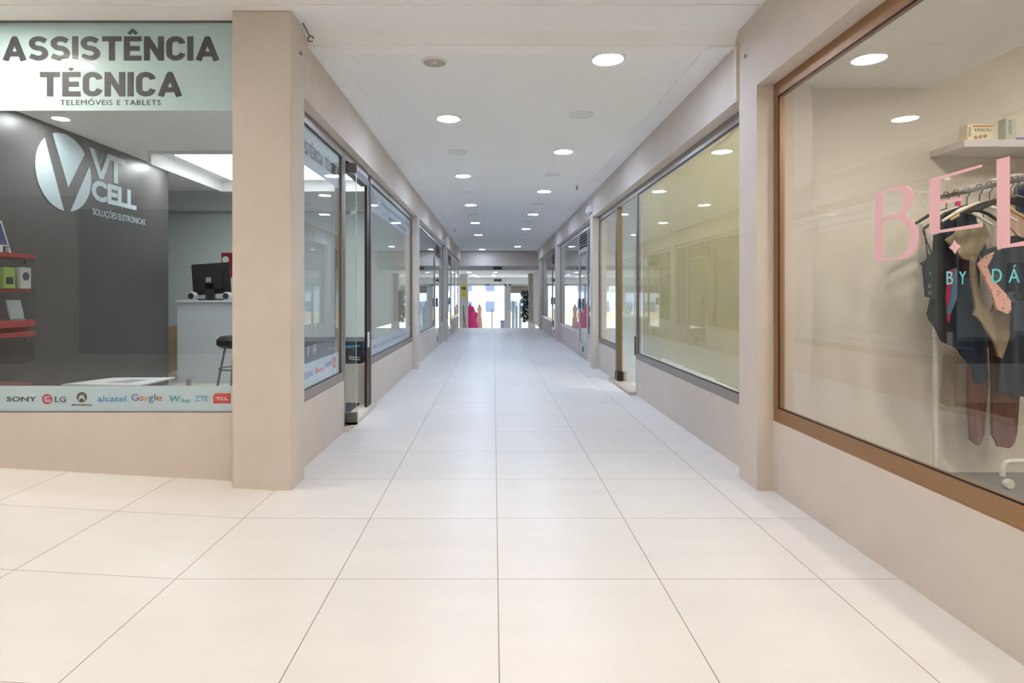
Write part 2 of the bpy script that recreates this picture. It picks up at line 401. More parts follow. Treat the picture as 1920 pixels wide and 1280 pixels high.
def door(side, y0, y1, label, louver=False, fm=ALUL, kick=False, handle=None, leafshut=True, post=.035):
    DN[0] += 1
    s = -1 if side == 'L' else 1
    xd, xg = (XLD, XLG) if side == 'L' else (XRD, XRG)
    r = thing('door_%d' % DN[0], (xg, (y0+y1)/2, 0), label, 'door', kind='structure')
    xa, xb = xd+s*.004, xg+s*.035
    obj('door_frame', B((xa, xb, y0, y0+post, 0, ZS), (xa, xb, y1-post, y1, 0, ZS), (xa, xb, y0+post, y1-post, ZS-.07, ZS)), fm, r)
    zt = ZS-.07
    if louver:
        bm = bmesh.new()
        for k in range(6):
            z = zt-.02-k*.045
            prism(bm, [(xg-s*.014, z-.030), (xg+s*.012, z-.006), (xg+s*.012, z), (xg-s*.014, z-.022)], 'y', y0+post, y1-post)
        obj('louver', bm, ALUL, r)
        obj('vent_box', B((xg+s*.013, xg+s*.03, y0+post, y1-post, zt-.28, zt)), BLACK, r)
        zt -= .28
    a, b = y0+post+.004, y1-post-.004
    if kick:
        obj('stile', B((xg-s*.012, xg+s*.02, a, a+.05, .25, zt), (xg-s*.012, xg+s*.02, b-.05, b, .25, zt),
                       (xg-s*.012, xg+s*.02, a+.05, b-.05, zt-.05, zt)), ALUL if fm is ALUL else fm, r)
        obj('kick_plate', B((xg-s*.012, xg+s*.02, a, b, .02, .25)), ALUL, r)
        c = (a+b)/2
        obj('letter_slot', B((xg-s*.017, xg-s*.012, c-.06, c+.05, .10, .19)), BLACK, r)
        obj('pane', B((xg, xg+s*.006, a+.05, b-.05, .25, zt-.05)), GLASS, r)
    else:
        obj('pane', B((xg, xg+s*.008, a, b, .045, zt-.01)), GLASS, r)
    if handle:
        hy, hz = handle
        obj('handle_plate', bevel(B((xg-s*.05, xg-s*.012, hy-.055, hy+.055, hz-.09, hz+.09)), .01, 2), mat('grey_plastic', (95, 100, 106), .5), r)
    return r
door('R', 6.30, 7.36, 'right glass door in brown frame next to the papered window', fm=ALU)
rd = bpy.data.objects['door_1']
obj('post', B((XRG-.03, XRG+.03, 7.20, 7.30, .045, ZS-.07)), mat('olive_bronze', (112, 94, 62), .4, metal=.3), rd)
obj('floor_pivot', B((XRG-.05, XRG+.02, 7.08, 7.24, .04, .14)), DARKM, rd)
obj('lock', B((XRG-.02, XRG-.004, 6.34, 6.37, .42, .62)), STEEL, rd)
obj('threshold', bevel(B((XRD-.075, XRG+.06, 6.29, 7.42, 0, .035)), .004, 1), mat('threshold_stone', (196, 180, 166), .5), rd)
door('R', 9.58, 10.60, 'right louvred glass door with grey handle plate', True, kick=True, handle=(10.35, .92))
door('R', 14.5, 15.5, 'far right louvred glass door', True, fm=ALU, kick=True, handle=(15.3, .92))
door('L', 11.78, 13.02, 'left louvred glass door with grey handle plate', True, kick=True, handle=(11.98, .92))
door('L', 15.1, 16.3, 'far left louvred glass door near the corridor end', True, kick=True, handle=(15.3, .92))
# gap right bay 3 start
window('R', 13.84, 14.5, ZDR, fm=ALUL, tag_='narrow right window just past the second inner pier'); dado('R', 13.84, 14.5, ZDR)
# --- open door of left bay 1
DN[0] += 1
dr = thing('door_%d' % DN[0], (XLG, 5.1, 0), 'open frameless glass door on the left with dark metal jamb', 'door', kind='structure')
obj('door_frame', B((XLD-.004, XLG-.05, 4.600, 4.665, 0, ZS), (XLD-.004, XLG-.05, 4.665, 5.50, ZS-.075, ZS)), ALU, dr)
obj('jamb', B((XLD-.002, XLG-.003, 5.44, 5.60, 0.0, ZS-.075)), DARKM, dr)
obj('jamb_strip', B((XLD+.004, XLD-.002, 5.585, 5.62, 0.0, ZS-.075)), ALU, dr)
obj('strike_plate', bevel(B((XLD+.006, XLD-.01, 5.46, 5.52, .58, .72)), .002, 1), WHITE, dr)
obj('leaf', B((-1.93, -1.095, 4.70, 4.71, .05, 2.06)), GLASS, dr)
obj('leaf_edge', B((-1.0948, -1.0925, 4.6985, 4.7115, .13, 2.03)), mat('glass_edge', (170, 200, 192), .2), dr)
obj('bottom_patch', bevel(B((-1.93, -1.085, 4.688, 4.722, .035, .055), (-1.25, -1.085, 4.688, 4.722, .035, .13)), .002, 1), STEEL, dr)
obj('top_patch', bevel(B((-1.25, -1.085, 4.688, 4.722, 2.03, 2.11)), .002, 1), STEEL, dr)
obj('threshold', bevel(B((XLD+.035, -1.5, 4.60, 5.72, 0, .032)), .003, 1), mat('threshold_cream', (220, 212, 190), .5), dr)
obj('closer_rail', B((-1.16, -1.22, 4.73, 5.44, 2.06, 2.13)), DARKM, dr)
tag(obj('doormat', B((-2.0, -1.27, 4.85, 5.6, .032, .045)), mat('mat_dark', (62, 66, 72), .9)), 'dark grey doormat inside the open left door', 'doormat')

# ------------------------------------------------------------------ left front shop window and lettering
r = thing('window_%d' % (WN[0]+1), (-2.9, YF, .40), 'front shop window with mint banner and dark lettering', 'window', kind='structure'); WN[0] += 1
obj('pane', B((-4.5, -1.425, YF, YF+.006, .402, ZF-.001)), GLASS, r)
obj('window_frame', B((-4.5, -1.425, YF-.003, YF+.012, .396, .404), (-1.431, -1.423, YF-.004, YF+.012, 2.53, ZF), (-4.5, -1.425, YF-.003, YF+.012, ZF-.008, ZF)), STEEL, r)
ban = obj('banner', B((-4.5, -1.426, YF+.0085, YF+.0095, fz(206.5), ZF-.008)), BANNER, r, 'mint green banner behind the glass top')
mF = lambda u, v, n_: (u, YF+.0068+n_, v)
obj('lettering', block_text('ASSISTÊNCIA', mF, fx(3), fx(410), fz(112.5), fz(67)-fz(112.5)), INK, ban, 'large dark letters')
obj('lettering', block_text('TÉCNICA', mF, fx(73), fx(340), fz(179.8), fz(134)-fz(179.8)), INK, ban, 'large dark letters of the second line')
obj('lettering', T('TELEMÓVEIS E TABLETS', mF, fx(111), fx(300), fz(196), fz(186.5)-fz(196), spacing=1.12), INK, ban, 'small dark letters')
st = obj('brand_strip', B((-4.5, -1.426, YF+.0085, YF+.0095, .405, fz(723.5))), mat('pale_strip', (208, 226, 238), .5), r, 'pale blue strip of phone brand logos')
def col(n_, c): return mat(n_, c, .5)
K1 = col('logo_black', (40, 40, 42)); KG = col('logo_grey', (90, 92, 96)); KM = col('logo_crimson', (190, 30, 80)); KB = col('logo_blue', (70, 150, 215))
KT = col('logo_teal', (70, 170, 165)); KR = col('logo_red', (222, 58, 58)); KD = col('logo_dark', (70, 60, 58)); KY = col('logo_yellow', (225, 170, 60)); KV = col('logo_indigo', (80, 95, 175)); KN = col('logo_green', (70, 160, 90))
obj('logo', T('SONY', mF, fx(10.5), fx(66), fz(752.6), fz(744)-fz(752.6), bold=.012), K1, st)
def disc(bm, cx, cz, rr, y0, y1, a0=0, a1=2*PI, seg=32):
    pts = [(cx+rr*math.cos(a0+(a1-a0)*k/seg), cz+rr*math.sin(a0+(a1-a0)*k/seg)) for k in range(seg if a1-a0 > 6.2 else seg+1)]
    return prism(bm, pts, 'y', y0, y1)
obj('logo', disc(bmesh.new(), fx(86.5), fz(748.5), 9.6*KF, YF+.0074, YF+.0084), KM, st)
bm = T('G', mF, fx(80.5), fx(93), fz(754), 11*KF, thick=.0004); text(bm, 'L', mF, fx(85), fx(90), fz(752), 7*KF, thick=.0004)
obj('logo_mark', bm, WHITE, st)
obj('logo', T('LG', mF, fx(101), fx(122), fz(754), fz(743.5)-fz(754), bold=.015), KG, st)
obj('logo', disc(bmesh.new(), fx(151.5), fz(745), 9.6*KF, YF+.0074, YF+.0084), KD, st)
bm = bmesh.new()
for pts in ([(144.5, 751), (149.3, 738.5), (151.5, 745), (150, 748.5), (149, 745.5), (147, 751)], [(158.5, 751), (153.7, 738.5), (151.5, 745), (153, 748.5), (154, 745.5), (156, 751)]):
    prism(bm, [(fx(a), fz(b)) for a, b in pts], 'y', YF+.0066, YF+.0073)
obj('logo_mark', bm, WHITE, st)
obj('logo', T('MOTOROLA', mF, fx(133), fx(171), fz(761), 3.2*KF, bold=.02), K1, st)
obj('logo', T('alcatel', mF, fx(181.5), fx(235), fz(753), 11*KF, bold=.005), KB, st)
for ch, a, b, m_ in (('G', 245, 257.5, KV), ('o', 258.5, 266.5, KR), ('o', 267.5, 275.5, KY), ('g', 277, 286, KV), ('l', 287.5, 290.5, KN), ('e', 292, 302.5, KR)):
    obj('logo', T(ch, mF, fx(a), fx(b), fz(751.5), 12.5*KF), m_, st)
obj('logo', T('W', mF, fx(316.5), fx(338), fz(753.5), 11.5*KF, bold=.03, shear=.15), KT, st)
obj('logo', T('iko', mF, fx(338.5), fx(354.5), fz(755), 8.5*KF), KT, st)
obj('logo', T('ZTE', mF, fx(365), fx(388), fz(752.5), 10*KF), KB, st)
pts = [(398.5, 756.5), (431.5, 756.5), (431.5, 737.5), (403, 737.5), (398.5, 742)]
obj('logo', prism(bmesh.new(), [(fx(a), fz(b)) for a, b in pts], 'y', YF+.0074, YF+.0084), KR, st)
obj('logo_mark', T('TCL', mF, fx(403.5), fx(427.5), fz(750.5), 5.8*KF, bold=.03, thick=.0005), WHITE, st)

# lettering on left corridor window A and B (plane x = XLG, read towards +y)
mL = lambda u, v, n_: (XLG-.0068-n_, u, v)
def bandL(r, y0, y1, z0, z1, nm='banner', m_=BANNER, lab=None): return obj(nm, B((XLG-.0095, XLG-.0105, y0, y1, z0, z1)), m_, r, lab)
PB = mat('pale_banner', (205, 220, 230), .5)
b1 = bandL(wA, 3.47, 4.57, 1.88, 2.128, lab='pale banner with dark text', m_=PB)
obj('lettering', block_text('ASSISTÊNCIA TÉCNICA', mL, 3.52, 4.565, 1.955, .085), INK, b1)
b2 = bandL(wA, 3.47, 4.57, .467, .625, 'brand_strip', PB, 'pale strip of logos')
obj('logo', T('SAMSUNG', mL, 3.60, 3.91, .53, .042, bold=.015), KV, b2)
bm = bmesh.new()
for a in range(8):
    t = PI*(.08+.84*a/7); c, s_ = math.cos(t), math.sin(t)
    q = [(.006, -.004), (.034, -.008), (.046, 0), (.034, .008), (.006, .004)]
    prism(bm, [(3.985+c*p[0]-s_*p[1], .535+s_*p[0]+c*p[1]) for p in q], 'x', XLG-.007, XLG-.008)
obj('logo', bm, KR, b2)
obj('logo', T('HUAWEI', mL, 4.02, 4.16, .535, .024), KR, b2)
obj('logo', T('NOKIA', mL, 4.20, 4.36, .548, .034, bold=.015), KV, b2)
obj('logo', B((XLG-.0074, XLG-.0084, 4.40, 4.465, .515, .60)), KR, b2)
obj('logo_mark', T('mi', mL, 4.41, 4.455, .54, .03, thick=.0004), WHITE, b2)
for (yy, zz) in ((3.80, .835), (3.94, .84), (3.94, .70)):
    obj('icon', lathe(bmesh.new(), [(.034, 0), (.034, .001), (.028, .001), (.028, 0), (.034, 0)], (XLG-.007, yy, zz), (-1, 0, 0), 24), mat('white_vinyl', (210, 220, 224), .5), wA, 'white ring icon on glass')
    obj('icon', B((XLG-.0068, XLG-.008, yy-.012, yy+.012, zz-.014, zz+.014)), mat('white_vinyl', (210, 220, 224), .5), wA)
text_v = T('V', mL, 3.78, 3.83, .67, .06); obj('icon', text_v, mat('white_vinyl', (210, 220, 224), .5), wA)
b3 = bandL(wB, 5.65, 8.48, 1.885, 2.128, lab='pale banner with logo and two lines of text', m_=PB)
bm = bmesh.new()
def logo_round(bm, mapf, cu, cz, R, thick):
    def poly(pts):
        A = [bm.verts.new(mapf(cu+p[0]*R, cz+p[1]*R, 0)) for p in pts]; C = [bm.verts.new(mapf(cu+p[0]*R, cz+p[1]*R, thick)) for p in pts]
        bm.faces.new(A); bm.faces.new(C[::-1]); k = len(pts)
        for i in range(k): bm.faces.new((A[i], C[i], C[(i+1) % k], A[(i+1) % k]))
    arc = lambda a, b, k=16: [(math.cos(math.radians(a+(b-a)*i/k)), math.sin(math.radians(a+(b-a)*i/k))) for i in range(k+1)]
    poly(arc(134, 268)); poly(arc(115, 42)+[(.12, -.36)]); poly(arc(22, -78))
logo_round(bm, mL, 5.83, 2.01, .085, .001)
obj('logo', bm, INK, b3)
obj('logo', T('VT', mL, 5.94, 6.05, 2.02, .05, bold=.01), KG, b3); obj('logo', T('CELL', mL, 5.94, 6.12, 1.96, .045, bold=.02), KG, b3)
obj('lettering', T('Venda de peças de reparação para Telemóveis / Tablets', mL, 6.28, 8.40, 2.02, .055, bold=.01), INK, b3)
obj('lettering', T('Reparação de Telemóveis / Tablets', mL, 6.70, 8.05, 1.92, .055, bold=.01), INK, b3)
b4 = bandL(wB, 5.65, 8.48, .467, .625, 'brand_strip', PB, 'pale strip of small logos')
yy = 5.85
for s_, m_ in (('SAMSUNG', KV), ('HUAWEI', KR), ('NOKIA', KV), ('SONY', K1), ('LG', KM), ('MOTOROLA', K1), ('alcatel', KB), ('Google', KV), ('Wiko', KT), ('ZTE', KB), ('TCL', KR)):
    obj('logo', T(s_, mL, yy, yy+.17, .53, .034, bold=.01), m_, b4); yy += .235

# pink and cyan lettering on the clothes shop window
YR = lambda x: XRG*FPX/(x-926)
def pr(x, y): Y = YR(x); return (Y, H+(554-y)/FPX*Y)
lr = []
def plate(bm, pts):  # pts in (Y,Z), vinyl film outside of glass
    return prism(bm, pts, 'x', XRG-.002, XRG-.0006)
def ylerp(a, b, t): return a+(b-a)*t
bm = bmesh.new()
def ring_poly(bm, outer, inner):
    """closed band between two point lists of equal length"""
    A = [[bm.verts.new((xx, p[0], p[1])) for p in L_] for xx in (XRG-.002, XRG-.0006) for L_ in (outer, inner)]
    k = len(outer)
    for i in range(k-1):
        j = i+1
        bm.faces.new((A[0][i], A[0][j], A[1][j], A[1][i])); bm.faces.new((A[2][i], A[3][i], A[3][j], A[2][j]))
        bm.faces.new((A[0][i], A[2][i], A[2][j], A[0][j])); bm.faces.new((A[1][i], A[1][j], A[3][j], A[3][i]))
def P(*q): return [pr(*a) for a in q]
plate(bm, P((1641, 361.5), (1655.5, 358), (1655.5, 489), (1641.5, 490)))
ring_poly(bm, P((1655.5, 356.6), (1670, 352), (1688, 348), (1701, 348), (1710, 355), (1713.5, 369), (1710, 384), (1701, 397), (1692, 402.5)),
          P((1655.5, 360.4), (1670, 356.5), (1684, 355.5), (1690, 360), (1695, 368), (1696.5, 377), (1694, 388), (1688, 396), (1683, 400)))
ring_poly(bm, P((1655.5, 408), (1683, 401), (1697, 403), (1713, 414), (1722, 430), (1724, 448), (1720, 464), (1708, 478), (1694, 485), (1655.5, 489)),
          P((1655.5, 413), (1678, 407.5), (1690, 412), (1700, 422), (1706, 436), (1707.5, 452), (1703, 468), (1693, 479), (1680, 484), (1655.5, 485)))
obj('lettering', bm, PINKV, wR, 'pink letter B')
bm = bmesh.new()
plate(bm, P((1744, 335.5), (1763, 330), (1763, 436.3), (1743, 440)))
plate(bm, P((1763, 330), (1842.5, 308), (1843, 312.5), (1763, 336.5)))
plate(bm, P((1763, 377), (1805.5, 368.5), (1806.5, 375), (1763, 382.5)))
plate(bm, P((1763, 436.3), (1763, 431), (1843, 418), (1843.5, 425)))
obj('lettering', bm, PINKV, wR, 'pink letter E')
bm = bmesh.new()
plate(bm, P((1869.5, 299), (1894, 292.5), (1894.5, 463.5), (1870.5, 467)))
plate(bm, P((1894.5, 463.5), (1894.5, 457), (1960, 444), (1960, 456)))
obj('lettering', bm, PINKV, wR, 'pink letter L')
bm = bmesh.new()
plate(bm, P((1790.5, 449.5), (1795, 457.5), (1802, 462), (1795.5, 467), (1791.5, 476), (1786.5, 468.5), (1780, 464), (1786.5, 458)))
obj('lettering', bm, PINKV, wR, 'small pink star')
mR = lambda u, v, n_: (XRG-.002+n_, -u, v)
for ch, a, b in (('B', 1775.5, 1788), ('Y', 1799, 1812.5), ('D', 1861, 1879.5), ('Á', 1892, 1913), ('D', 1932, 1950)):
    c = (a+b)/2; Y = YR(c); z0 = H+(554-(533 if c < 1850 else 529.5))/FPX*Y
    obj('lettering', T(ch, mR, -YR(a), -YR(b), z0, (24.5 if c < 1850 else 26)/FPX*Y), CYANV, wR, 'cyan letter')

# ------------------------------------------------------------------ left shop interior
XW = -3.85
struct('wall_shop_left', B((XW-.15, XW, 3.54, 7.0, 0, ZF)), DARKW, 'charcoal feature wall with silver logo in the phone shop', 'wall')
struct('wall_shop_back_left', B((-6.0, -1.21, 8.62, 8.74, 0, ZF)), SHOPW, 'pale wall at the back of the phone shop', 'wall')
struct('trim_40', B((-6.0, -1.21, 8.40, 8.615, 2.28, ZC)), SHOPW, 'dropped beam along the back of the phone shop', 'beam')
struct('wall_shop_side_left', B((-6.05, -5.95, 3.54, YEND, 0, ZF)), SHOPW, 'far side wall of the left shops', 'wall')
struct('wall_shop_near_left', B((-6.0, XW-.15, 3.54, 3.6, 0, ZF)), SHOPW, 'near wall beside the charcoal wall', 'wall')
# ceiling skylight: luminous recess hanging in the shop ceiling
sk = thing('ceiling_skylight', (-2.6, 6.9, 2.3), 'bright white skylight well in the phone shop ceiling', 'skylight')
zk = ZC
obj('well', B((-3.56, -3.52, 6.08, 7.69, zk-.14, zk), (-3.52, -1.6, 7.65, 7.69, zk-.14, zk), (-3.52, -1.6, 6.08, 6.12, zk-.03, zk), (-1.6, -1.56, 6.08, 7.69, zk-.14, zk)), WHITE, sk)
obj('light_panel', B((-3.34, -1.7, 6.2, 7.5, zk-.02, zk-.002)), mat('skylight_panel', (255, 255, 255), .5, emit=(.93, .97, 1), es=3.6), sk)
# logo on the wall
mW = lambda u, v, n_: (XW+n_, u, v)
lg = thing('wall_logo', (XW, 5.7, 1.8), 'silver round V logo with lettering on the charcoal wall', 'logo')
bm = bmesh.new(); logo_round(bm, mW, 5.31, 2.16, .345, .004); obj('emblem', bm, LOGOM, lg)
bm = bmesh.new()
def ply(bm, pts, thick=.004):
    A = [bm.verts.new(mW(p[0], p[1], 0)) for p in pts]; C = [bm.verts.new(mW(p[0], p[1], thick)) for p in pts]
    bm.faces.new(A); bm.faces.new(C[::-1]); k = len(pts)
    for i in range(k): bm.faces.new((A[i], C[i], C[(i+1) % k], A[(i+1) % k]))
ply(bm, [(5.63, 2.47), (5.70, 2.47), (5.80, 2.27), (5.90, 2.47), (6.17, 2.47), (6.17, 2.415), (6.06, 2.415), (6.06, 2.20), (5.99, 2.20), (5.99, 2.415), (5.935, 2.415), (5.83, 2.20), (5.77, 2.20)])
obj('lettering', bm, LOGOM, lg)
bm = T('V', mW, 5.72, 5.84, 2.33, .13, thick=.003); obj('lettering', bm, mat('grey_vinyl', (130, 138, 142), .4), lg)
obj('lettering', T('CELL', mW, 5.66, 6.37, 1.975, .20, thick=.004, bold=.045), LOGOM, lg)
obj('lettering', T('SOLUÇÕES ELETRÓNICAS', mW, 5.68, 6.53, 1.835, .062, thick=.003), LOGOM, lg)

# generic framed red display cabinet
def display_cabinet(z0, z1, y0, y1, lab):
    x0, x1 = XW+.01, -3.42
    r = thing('display_cabinet', ((x0+x1)/2, (y0+y1)/2, z0), lab, 'cabinet')
    obj('case', bevel(B((x0, x1, y0, y1, z0, z0+.05), (x0, x1, y0, y1, z1-.03, z1), (x0, x0+.02, y0, y1, z0+.05, z1-.03), (x0, x1, y0, y0+.02, z0+.05, z1-.03)), .002, 1), REDC, r)
    obj('shelf', B((x0+.02, x1-.02, y0+.02, y1-.01, (z0+z1)/2-.01, (z0+z1)/2+.012)), REDC, r)
    obj('glass_front', B((x1-.008, x1, y0+.02, (y0+y1)/2-.003, z0+.05, z1-.03), (x1-.008, x1, (y0+y1)/2+.003, y1, z0+.05, z1-.03), (x0+.02, x1-.008, y1-.006, y1, z0+.05, z1-.03)), GLASSC, r)
    for zz in (z0+.08, z1-.06): obj('hinge', B((x1-.01, x1+.006, y1-.10, y1-.06, zz-.012, zz+.012)), STEEL, r)
    return r
display_cabinet(.83, 1.36, 3.65, 4.42, 'red glass-fronted display cabinet on top of another one')
display_cabinet(.02, .79, 3.65, 4.42, 'lower red display cabinet standing on the shop floor')
tag(obj('cabinet_plinth', B((XW+.03, -3.45, 3.68, 4.39, .79, .83)), mat('dark_red', (110, 30, 30), .5)), 'dark red spacer between the two display cabinets', 'plinth')
sz = 1.083+.026
def carton(x, y, z, wx, wy, h, m_, name, lab, cat, art=None):
    r = thing(name, (x, y, z), lab, cat)
    obj('box_body', bevel(B((x-wx/2, x+wx/2, y-wy/2, y+wy/2, z, z+h)), .002, 1), m_, r)
    if art: obj('printed_picture', art, mat('print_'+name, (70, 74, 82), .5), r)
    return r
carton(-3.455, 4.345, sz, .04, .10, .155, WHITE, 'accessory_box', 'white box with dark gadget picture in the red cabinet', 'box',
       lathe(bmesh.new(), [(0, 0), (.03, 0), (.03, .002), (0, .002)], (-3.434, 4.345, sz+.09), (1, 0, 0), 20))
carton(-3.455, 4.20, sz, .04, .10, .15, mat('lime_box', (170, 205, 110), .5), 'cable_box', 'lime green box beside the white one in the red cabinet', 'box', B((-3.435, -3.433, 4.17, 4.23, sz+.03, sz+.08)))
r = thing('tablet', (-3.52, 4.12, .885), 'small tablet leaning inside the red cabinet', 'tablet')
bm = B((-3.47, -3.46, 4.24, 4.37, .885, 1.03)); bmesh.ops.rotate(bm, verts=bm.verts[:], cent=(-3.46, 4.1, .885), matrix=Matrix.Rotation(-.25, 3, 'Y')); obj('tablet_body', bm, mat('tablet_grey', (190, 198, 200), .3), r)
r = thing('brochure', (-3.60, 4.1, 1.362), 'blue and white brochure standing on the red cabinet', 'brochure')
prism(bm := bmesh.new(), [(4.12, 1.362), (4.41, 1.362), (4.32, 1.60), (4.12, 1.66)], 'x', -3.60, -3.59); obj('sheet', bm, WHITE, r)
prism(bm := bmesh.new(), [(4.13, 1.43), (4.37, 1.43), (4.31, 1.58), (4.13, 1.64)], 'x', -3.59, -3.588); obj('printed_picture', bm, mat('brochure_blue', (60, 90, 150), .5), r)
obj('lettering', T('E', lambda u, v, n_: (-3.59+n_, u, v), 4.33, 4.38, 1.375, .045, thick=.002, bold=.03), INK, r)

# counter, monitor, speakers, stool, notice, cartons
ct = thing('counter', (-3.2, 7.35, .012), 'white reception counter under the monitor in the phone shop', 'counter')
obj('counter_body', bevel(B((-3.80, -2.55, 7.10, 7.6, .012, .975)), .003, 1), WHITEG, ct)
obj('counter_top', bevel(B((-3.81, -2.54, 7.08, 7.62, .975, 1.0)), .003, 1), WHITEG, ct)
mo = thing('monitor', (-3.47, 7.3, 1.0), 'black computer monitor seen from behind on the counter', 'monitor')
BK = mat('black_plastic', (34, 33, 35), .45)
bm = B((-3.70, -3.235, 7.28, 7.31, 1.075, 1.455), (-3.62, -3.32, 7.22, 7.28, 1.13, 1.40)); bmesh.ops.rotate(bm, verts=bm.verts[:], cent=(-3.47, 7.3, 1.07), matrix=Matrix.Rotation(-.07, 3, 'Y'))
obj('screen_back', bevel(bm, .008, 2), BK, mo)
obj('stand', B((-3.52, -3.42, 7.22, 7.27, 1.02, 1.2), (-3.58, -3.36, 7.17, 7.38, 1.0, 1.02)), BK, mo)
obj('sticker', B((-3.51, -3.45, 7.213, 7.218, 1.22, 1.28)), mat('sticker_grey', (150, 150, 150), .5), mo)
for xx, lab in ((-3.66, 'small silver speaker left of the monitor'), (-3.24, 'small silver speaker right of the monitor')):
    sp = thing('speaker', (xx, 7.2, 1.0), lab, 'speaker')
    obj('housing', lathe(bmesh.new(), [(0, -.05), (.045, -.05), (.05, -.03), (.05, .03), (.04, .045)], (xx, 7.2, 1.052), (0, 1, 0), 20), mat('speaker_silver', (190, 195, 200), .35), sp, smooth=True)
    obj('cone', lathe(bmesh.new(), [(0, -.060), (.018, -.056), (.036, -.052), (.036, -.0505), (0, -.0505)], (xx, 7.2, 1.052), (0, 1, 0), 20), BK, sp, smooth=True)
so = thing('stool', (-2.66, 6.2, .012), 'black cushioned stool with metal legs by the counter', 'stool')
obj('seat', lathe(bmesh.new(), [(0, .0), (.19, .0), (.225, .03), (.225, .08), (.19, .115), (0, .12)], (-2.66, 6.2, .52), (0, 0, 1), 28), BK, so, smooth=True)
for a in (45, 135, 225, 315):
    c, s_ = math.cos(math.radians(a)), math.sin(math.radians(a))
    obj('leg', tube(bmesh.new(), [(-2.66+c*.15, 6.2+s_*.15, .52), (-2.66+c*.25, 6.2+s_*.25, .012)], .011), STEEL, so)
obj('footrest', tube(bmesh.new(), [(-2.66+.20*math.cos(a*PI/12), 6.2+.20*math.sin(a*PI/12), .30) for a in range(25)], .008, 8), STEEL, so)
nt_ = thing('wall_notice', (-3.4, 8.62, 1.3), 'dark red notice with white marks on the phone shop back wall', 'notice')
obj('sheet', B((-3.96, -3.70, 8.605, 8.618, 1.32, 1.68)), mat('notice_red', (150, 40, 42), .5), nt_)
obj('printed_picture', lathe(bmesh.new(), [(0, 0), (.05, 0), (.05, .003), (0, .003)], (-3.9, 8.604, 1.58), (0, -1, 0), 20), WHITE, nt_)
obj('printed_picture', B((-3.94, -3.90, 8.601, 8.605, 1.34, 1.48), (-3.88, -3.84, 8.601, 8.605, 1.34, 1.48)), WHITE, nt_)
CB = mat('cardboard', (150, 122, 88), .8)
for i, (z0, z1, wv) in enumerate(((.012, .24, .32), (.24, .47, .30), (.47, .63, .22))):
    cb = thing('cardboard_box', (-4.55+i*.02, 8.2, z0), ('brown carton at the bottom of the stack behind the counter', 'brown carton in the middle of the stack behind the counter', 'small brown carton on top of the stack behind the counter')[i], 'box')
    obj('box_body', bevel(B((-4.58-wv/2+.03*i, -4.58+wv/2+.03*i, 7.95, 8.3, z0, z1)), .003, 1), CB, cb)
    obj('packing_tape', B((-4.60+.03*i, -4.56+.03*i, 7.948, 7.951, z0+.002, z1-.002)), mat('tape', (205, 195, 170), .3), cb)
# low display table with printed board
dt = thing('display_table', (-3.0, 4.9, .012), 'low glass display table behind the front window', 'table')
obj('table_top', B((-3.5, -2.62, 4.62, 5.2, .33, .345)), GLASSC, dt)
for xx, yy in ((-3.46, 4.66), (-2.66, 4.66), (-3.46, 5.16), (-2.66, 5.16)): obj('leg', B((xx-.015, xx+.015, yy-.015, yy+.015, .012, .33)), ALUL, dt)
pb = thing('printed_board', (-3.05, 4.9, .345), 'white printed board lying on the low display table', 'board')
bm = prism(bmesh.new(), [(-3.45, 4.72), (-2.80, 4.68), (-2.76, 5.12), (-3.28, 5.10)], 'z', .346, .352); obj('board', bm, WHITE, pb)
bm = prism(bmesh.new(), [(-3.15, 4.80), (-2.95, 4.78), (-2.90, 4.98), (-3.05, 5.0)], 'z', .352, .353); obj('printed_picture', bm, mat('print_grey', (165, 168, 168), .6), pb)
# cabinet seen through the open door
wc = thing('low_cabinet', (-1.75, 6.0, .012), 'low white cabinet seen through the open left door', 'cabinet')
obj('cabinet_body', bevel(B((-2.2, -1.29, 5.80, 6.4, .012, .39)), .003, 1), WHITE, wc)
bb = thing('blue_box', (-1.75, 6.0, .39), 'dark blue printed box on the low white cabinet', 'box')
obj('box_body', bevel(B((-2.2, -1.29, 5.80, 6.4, .391, .61)), .003, 1), mat('navy_print', (38, 46, 66), .4), bb)
prism(bm := bmesh.new(), [(-1.62, .525), (-1.5, .54), (-1.40, .545), (-1.31, .56), (-1.31, .575), (-1.40, .57), (-1.5, .565), (-1.62, .545)], 'y', 5.796, 5.80)
obj('printed_wave', bm, mat('print_sky', (80, 150, 200), .4), bb)
prism(bm := bmesh.new(), [(-1.42, .46), (-1.36, .45), (-1.31, .45), (-1.31, .455), (-1.36, .457), (-1.42, .468)], 'y', 5.796, 5.80); prism(bm, [(-1.42, .44), (-1.36, .43), (-1.31, .425), (-1.31, .432), (-1.36, .438), (-1.42, .448)], 'y', 5.796, 5.80)
obj('printed_wave', bm, WHITE, bb)

# ------------------------------------------------------------------ shop rooms further down
for i, yy in enumerate((13.70, )):
    struct('wall_partition_left', B((-6.0, XLG-.06, yy, yy+.1, 0, ZC)), SHOPW, 'partition between the left shops', 'wall')
for yy in (8.62, 13.65, 18.65):
    struct('wall_partition_right', B((XRG+.06, 6.0, yy, yy+.1, 0, ZC)), SHOPW, 'partition between the right shops', 'wall')
struct('wall_shop_side_right', B((5.0, 5.1, 3.7, YEND, 0, ZC)), SHOPW, 'far side wall of the right shops', 'wall')
struct('wall_left_end', B((-6.0, XLG-.06, YEND-.02, YEND+.1, -1, ZC)), SHOPW, 'end wall of the left shops', 'wall')
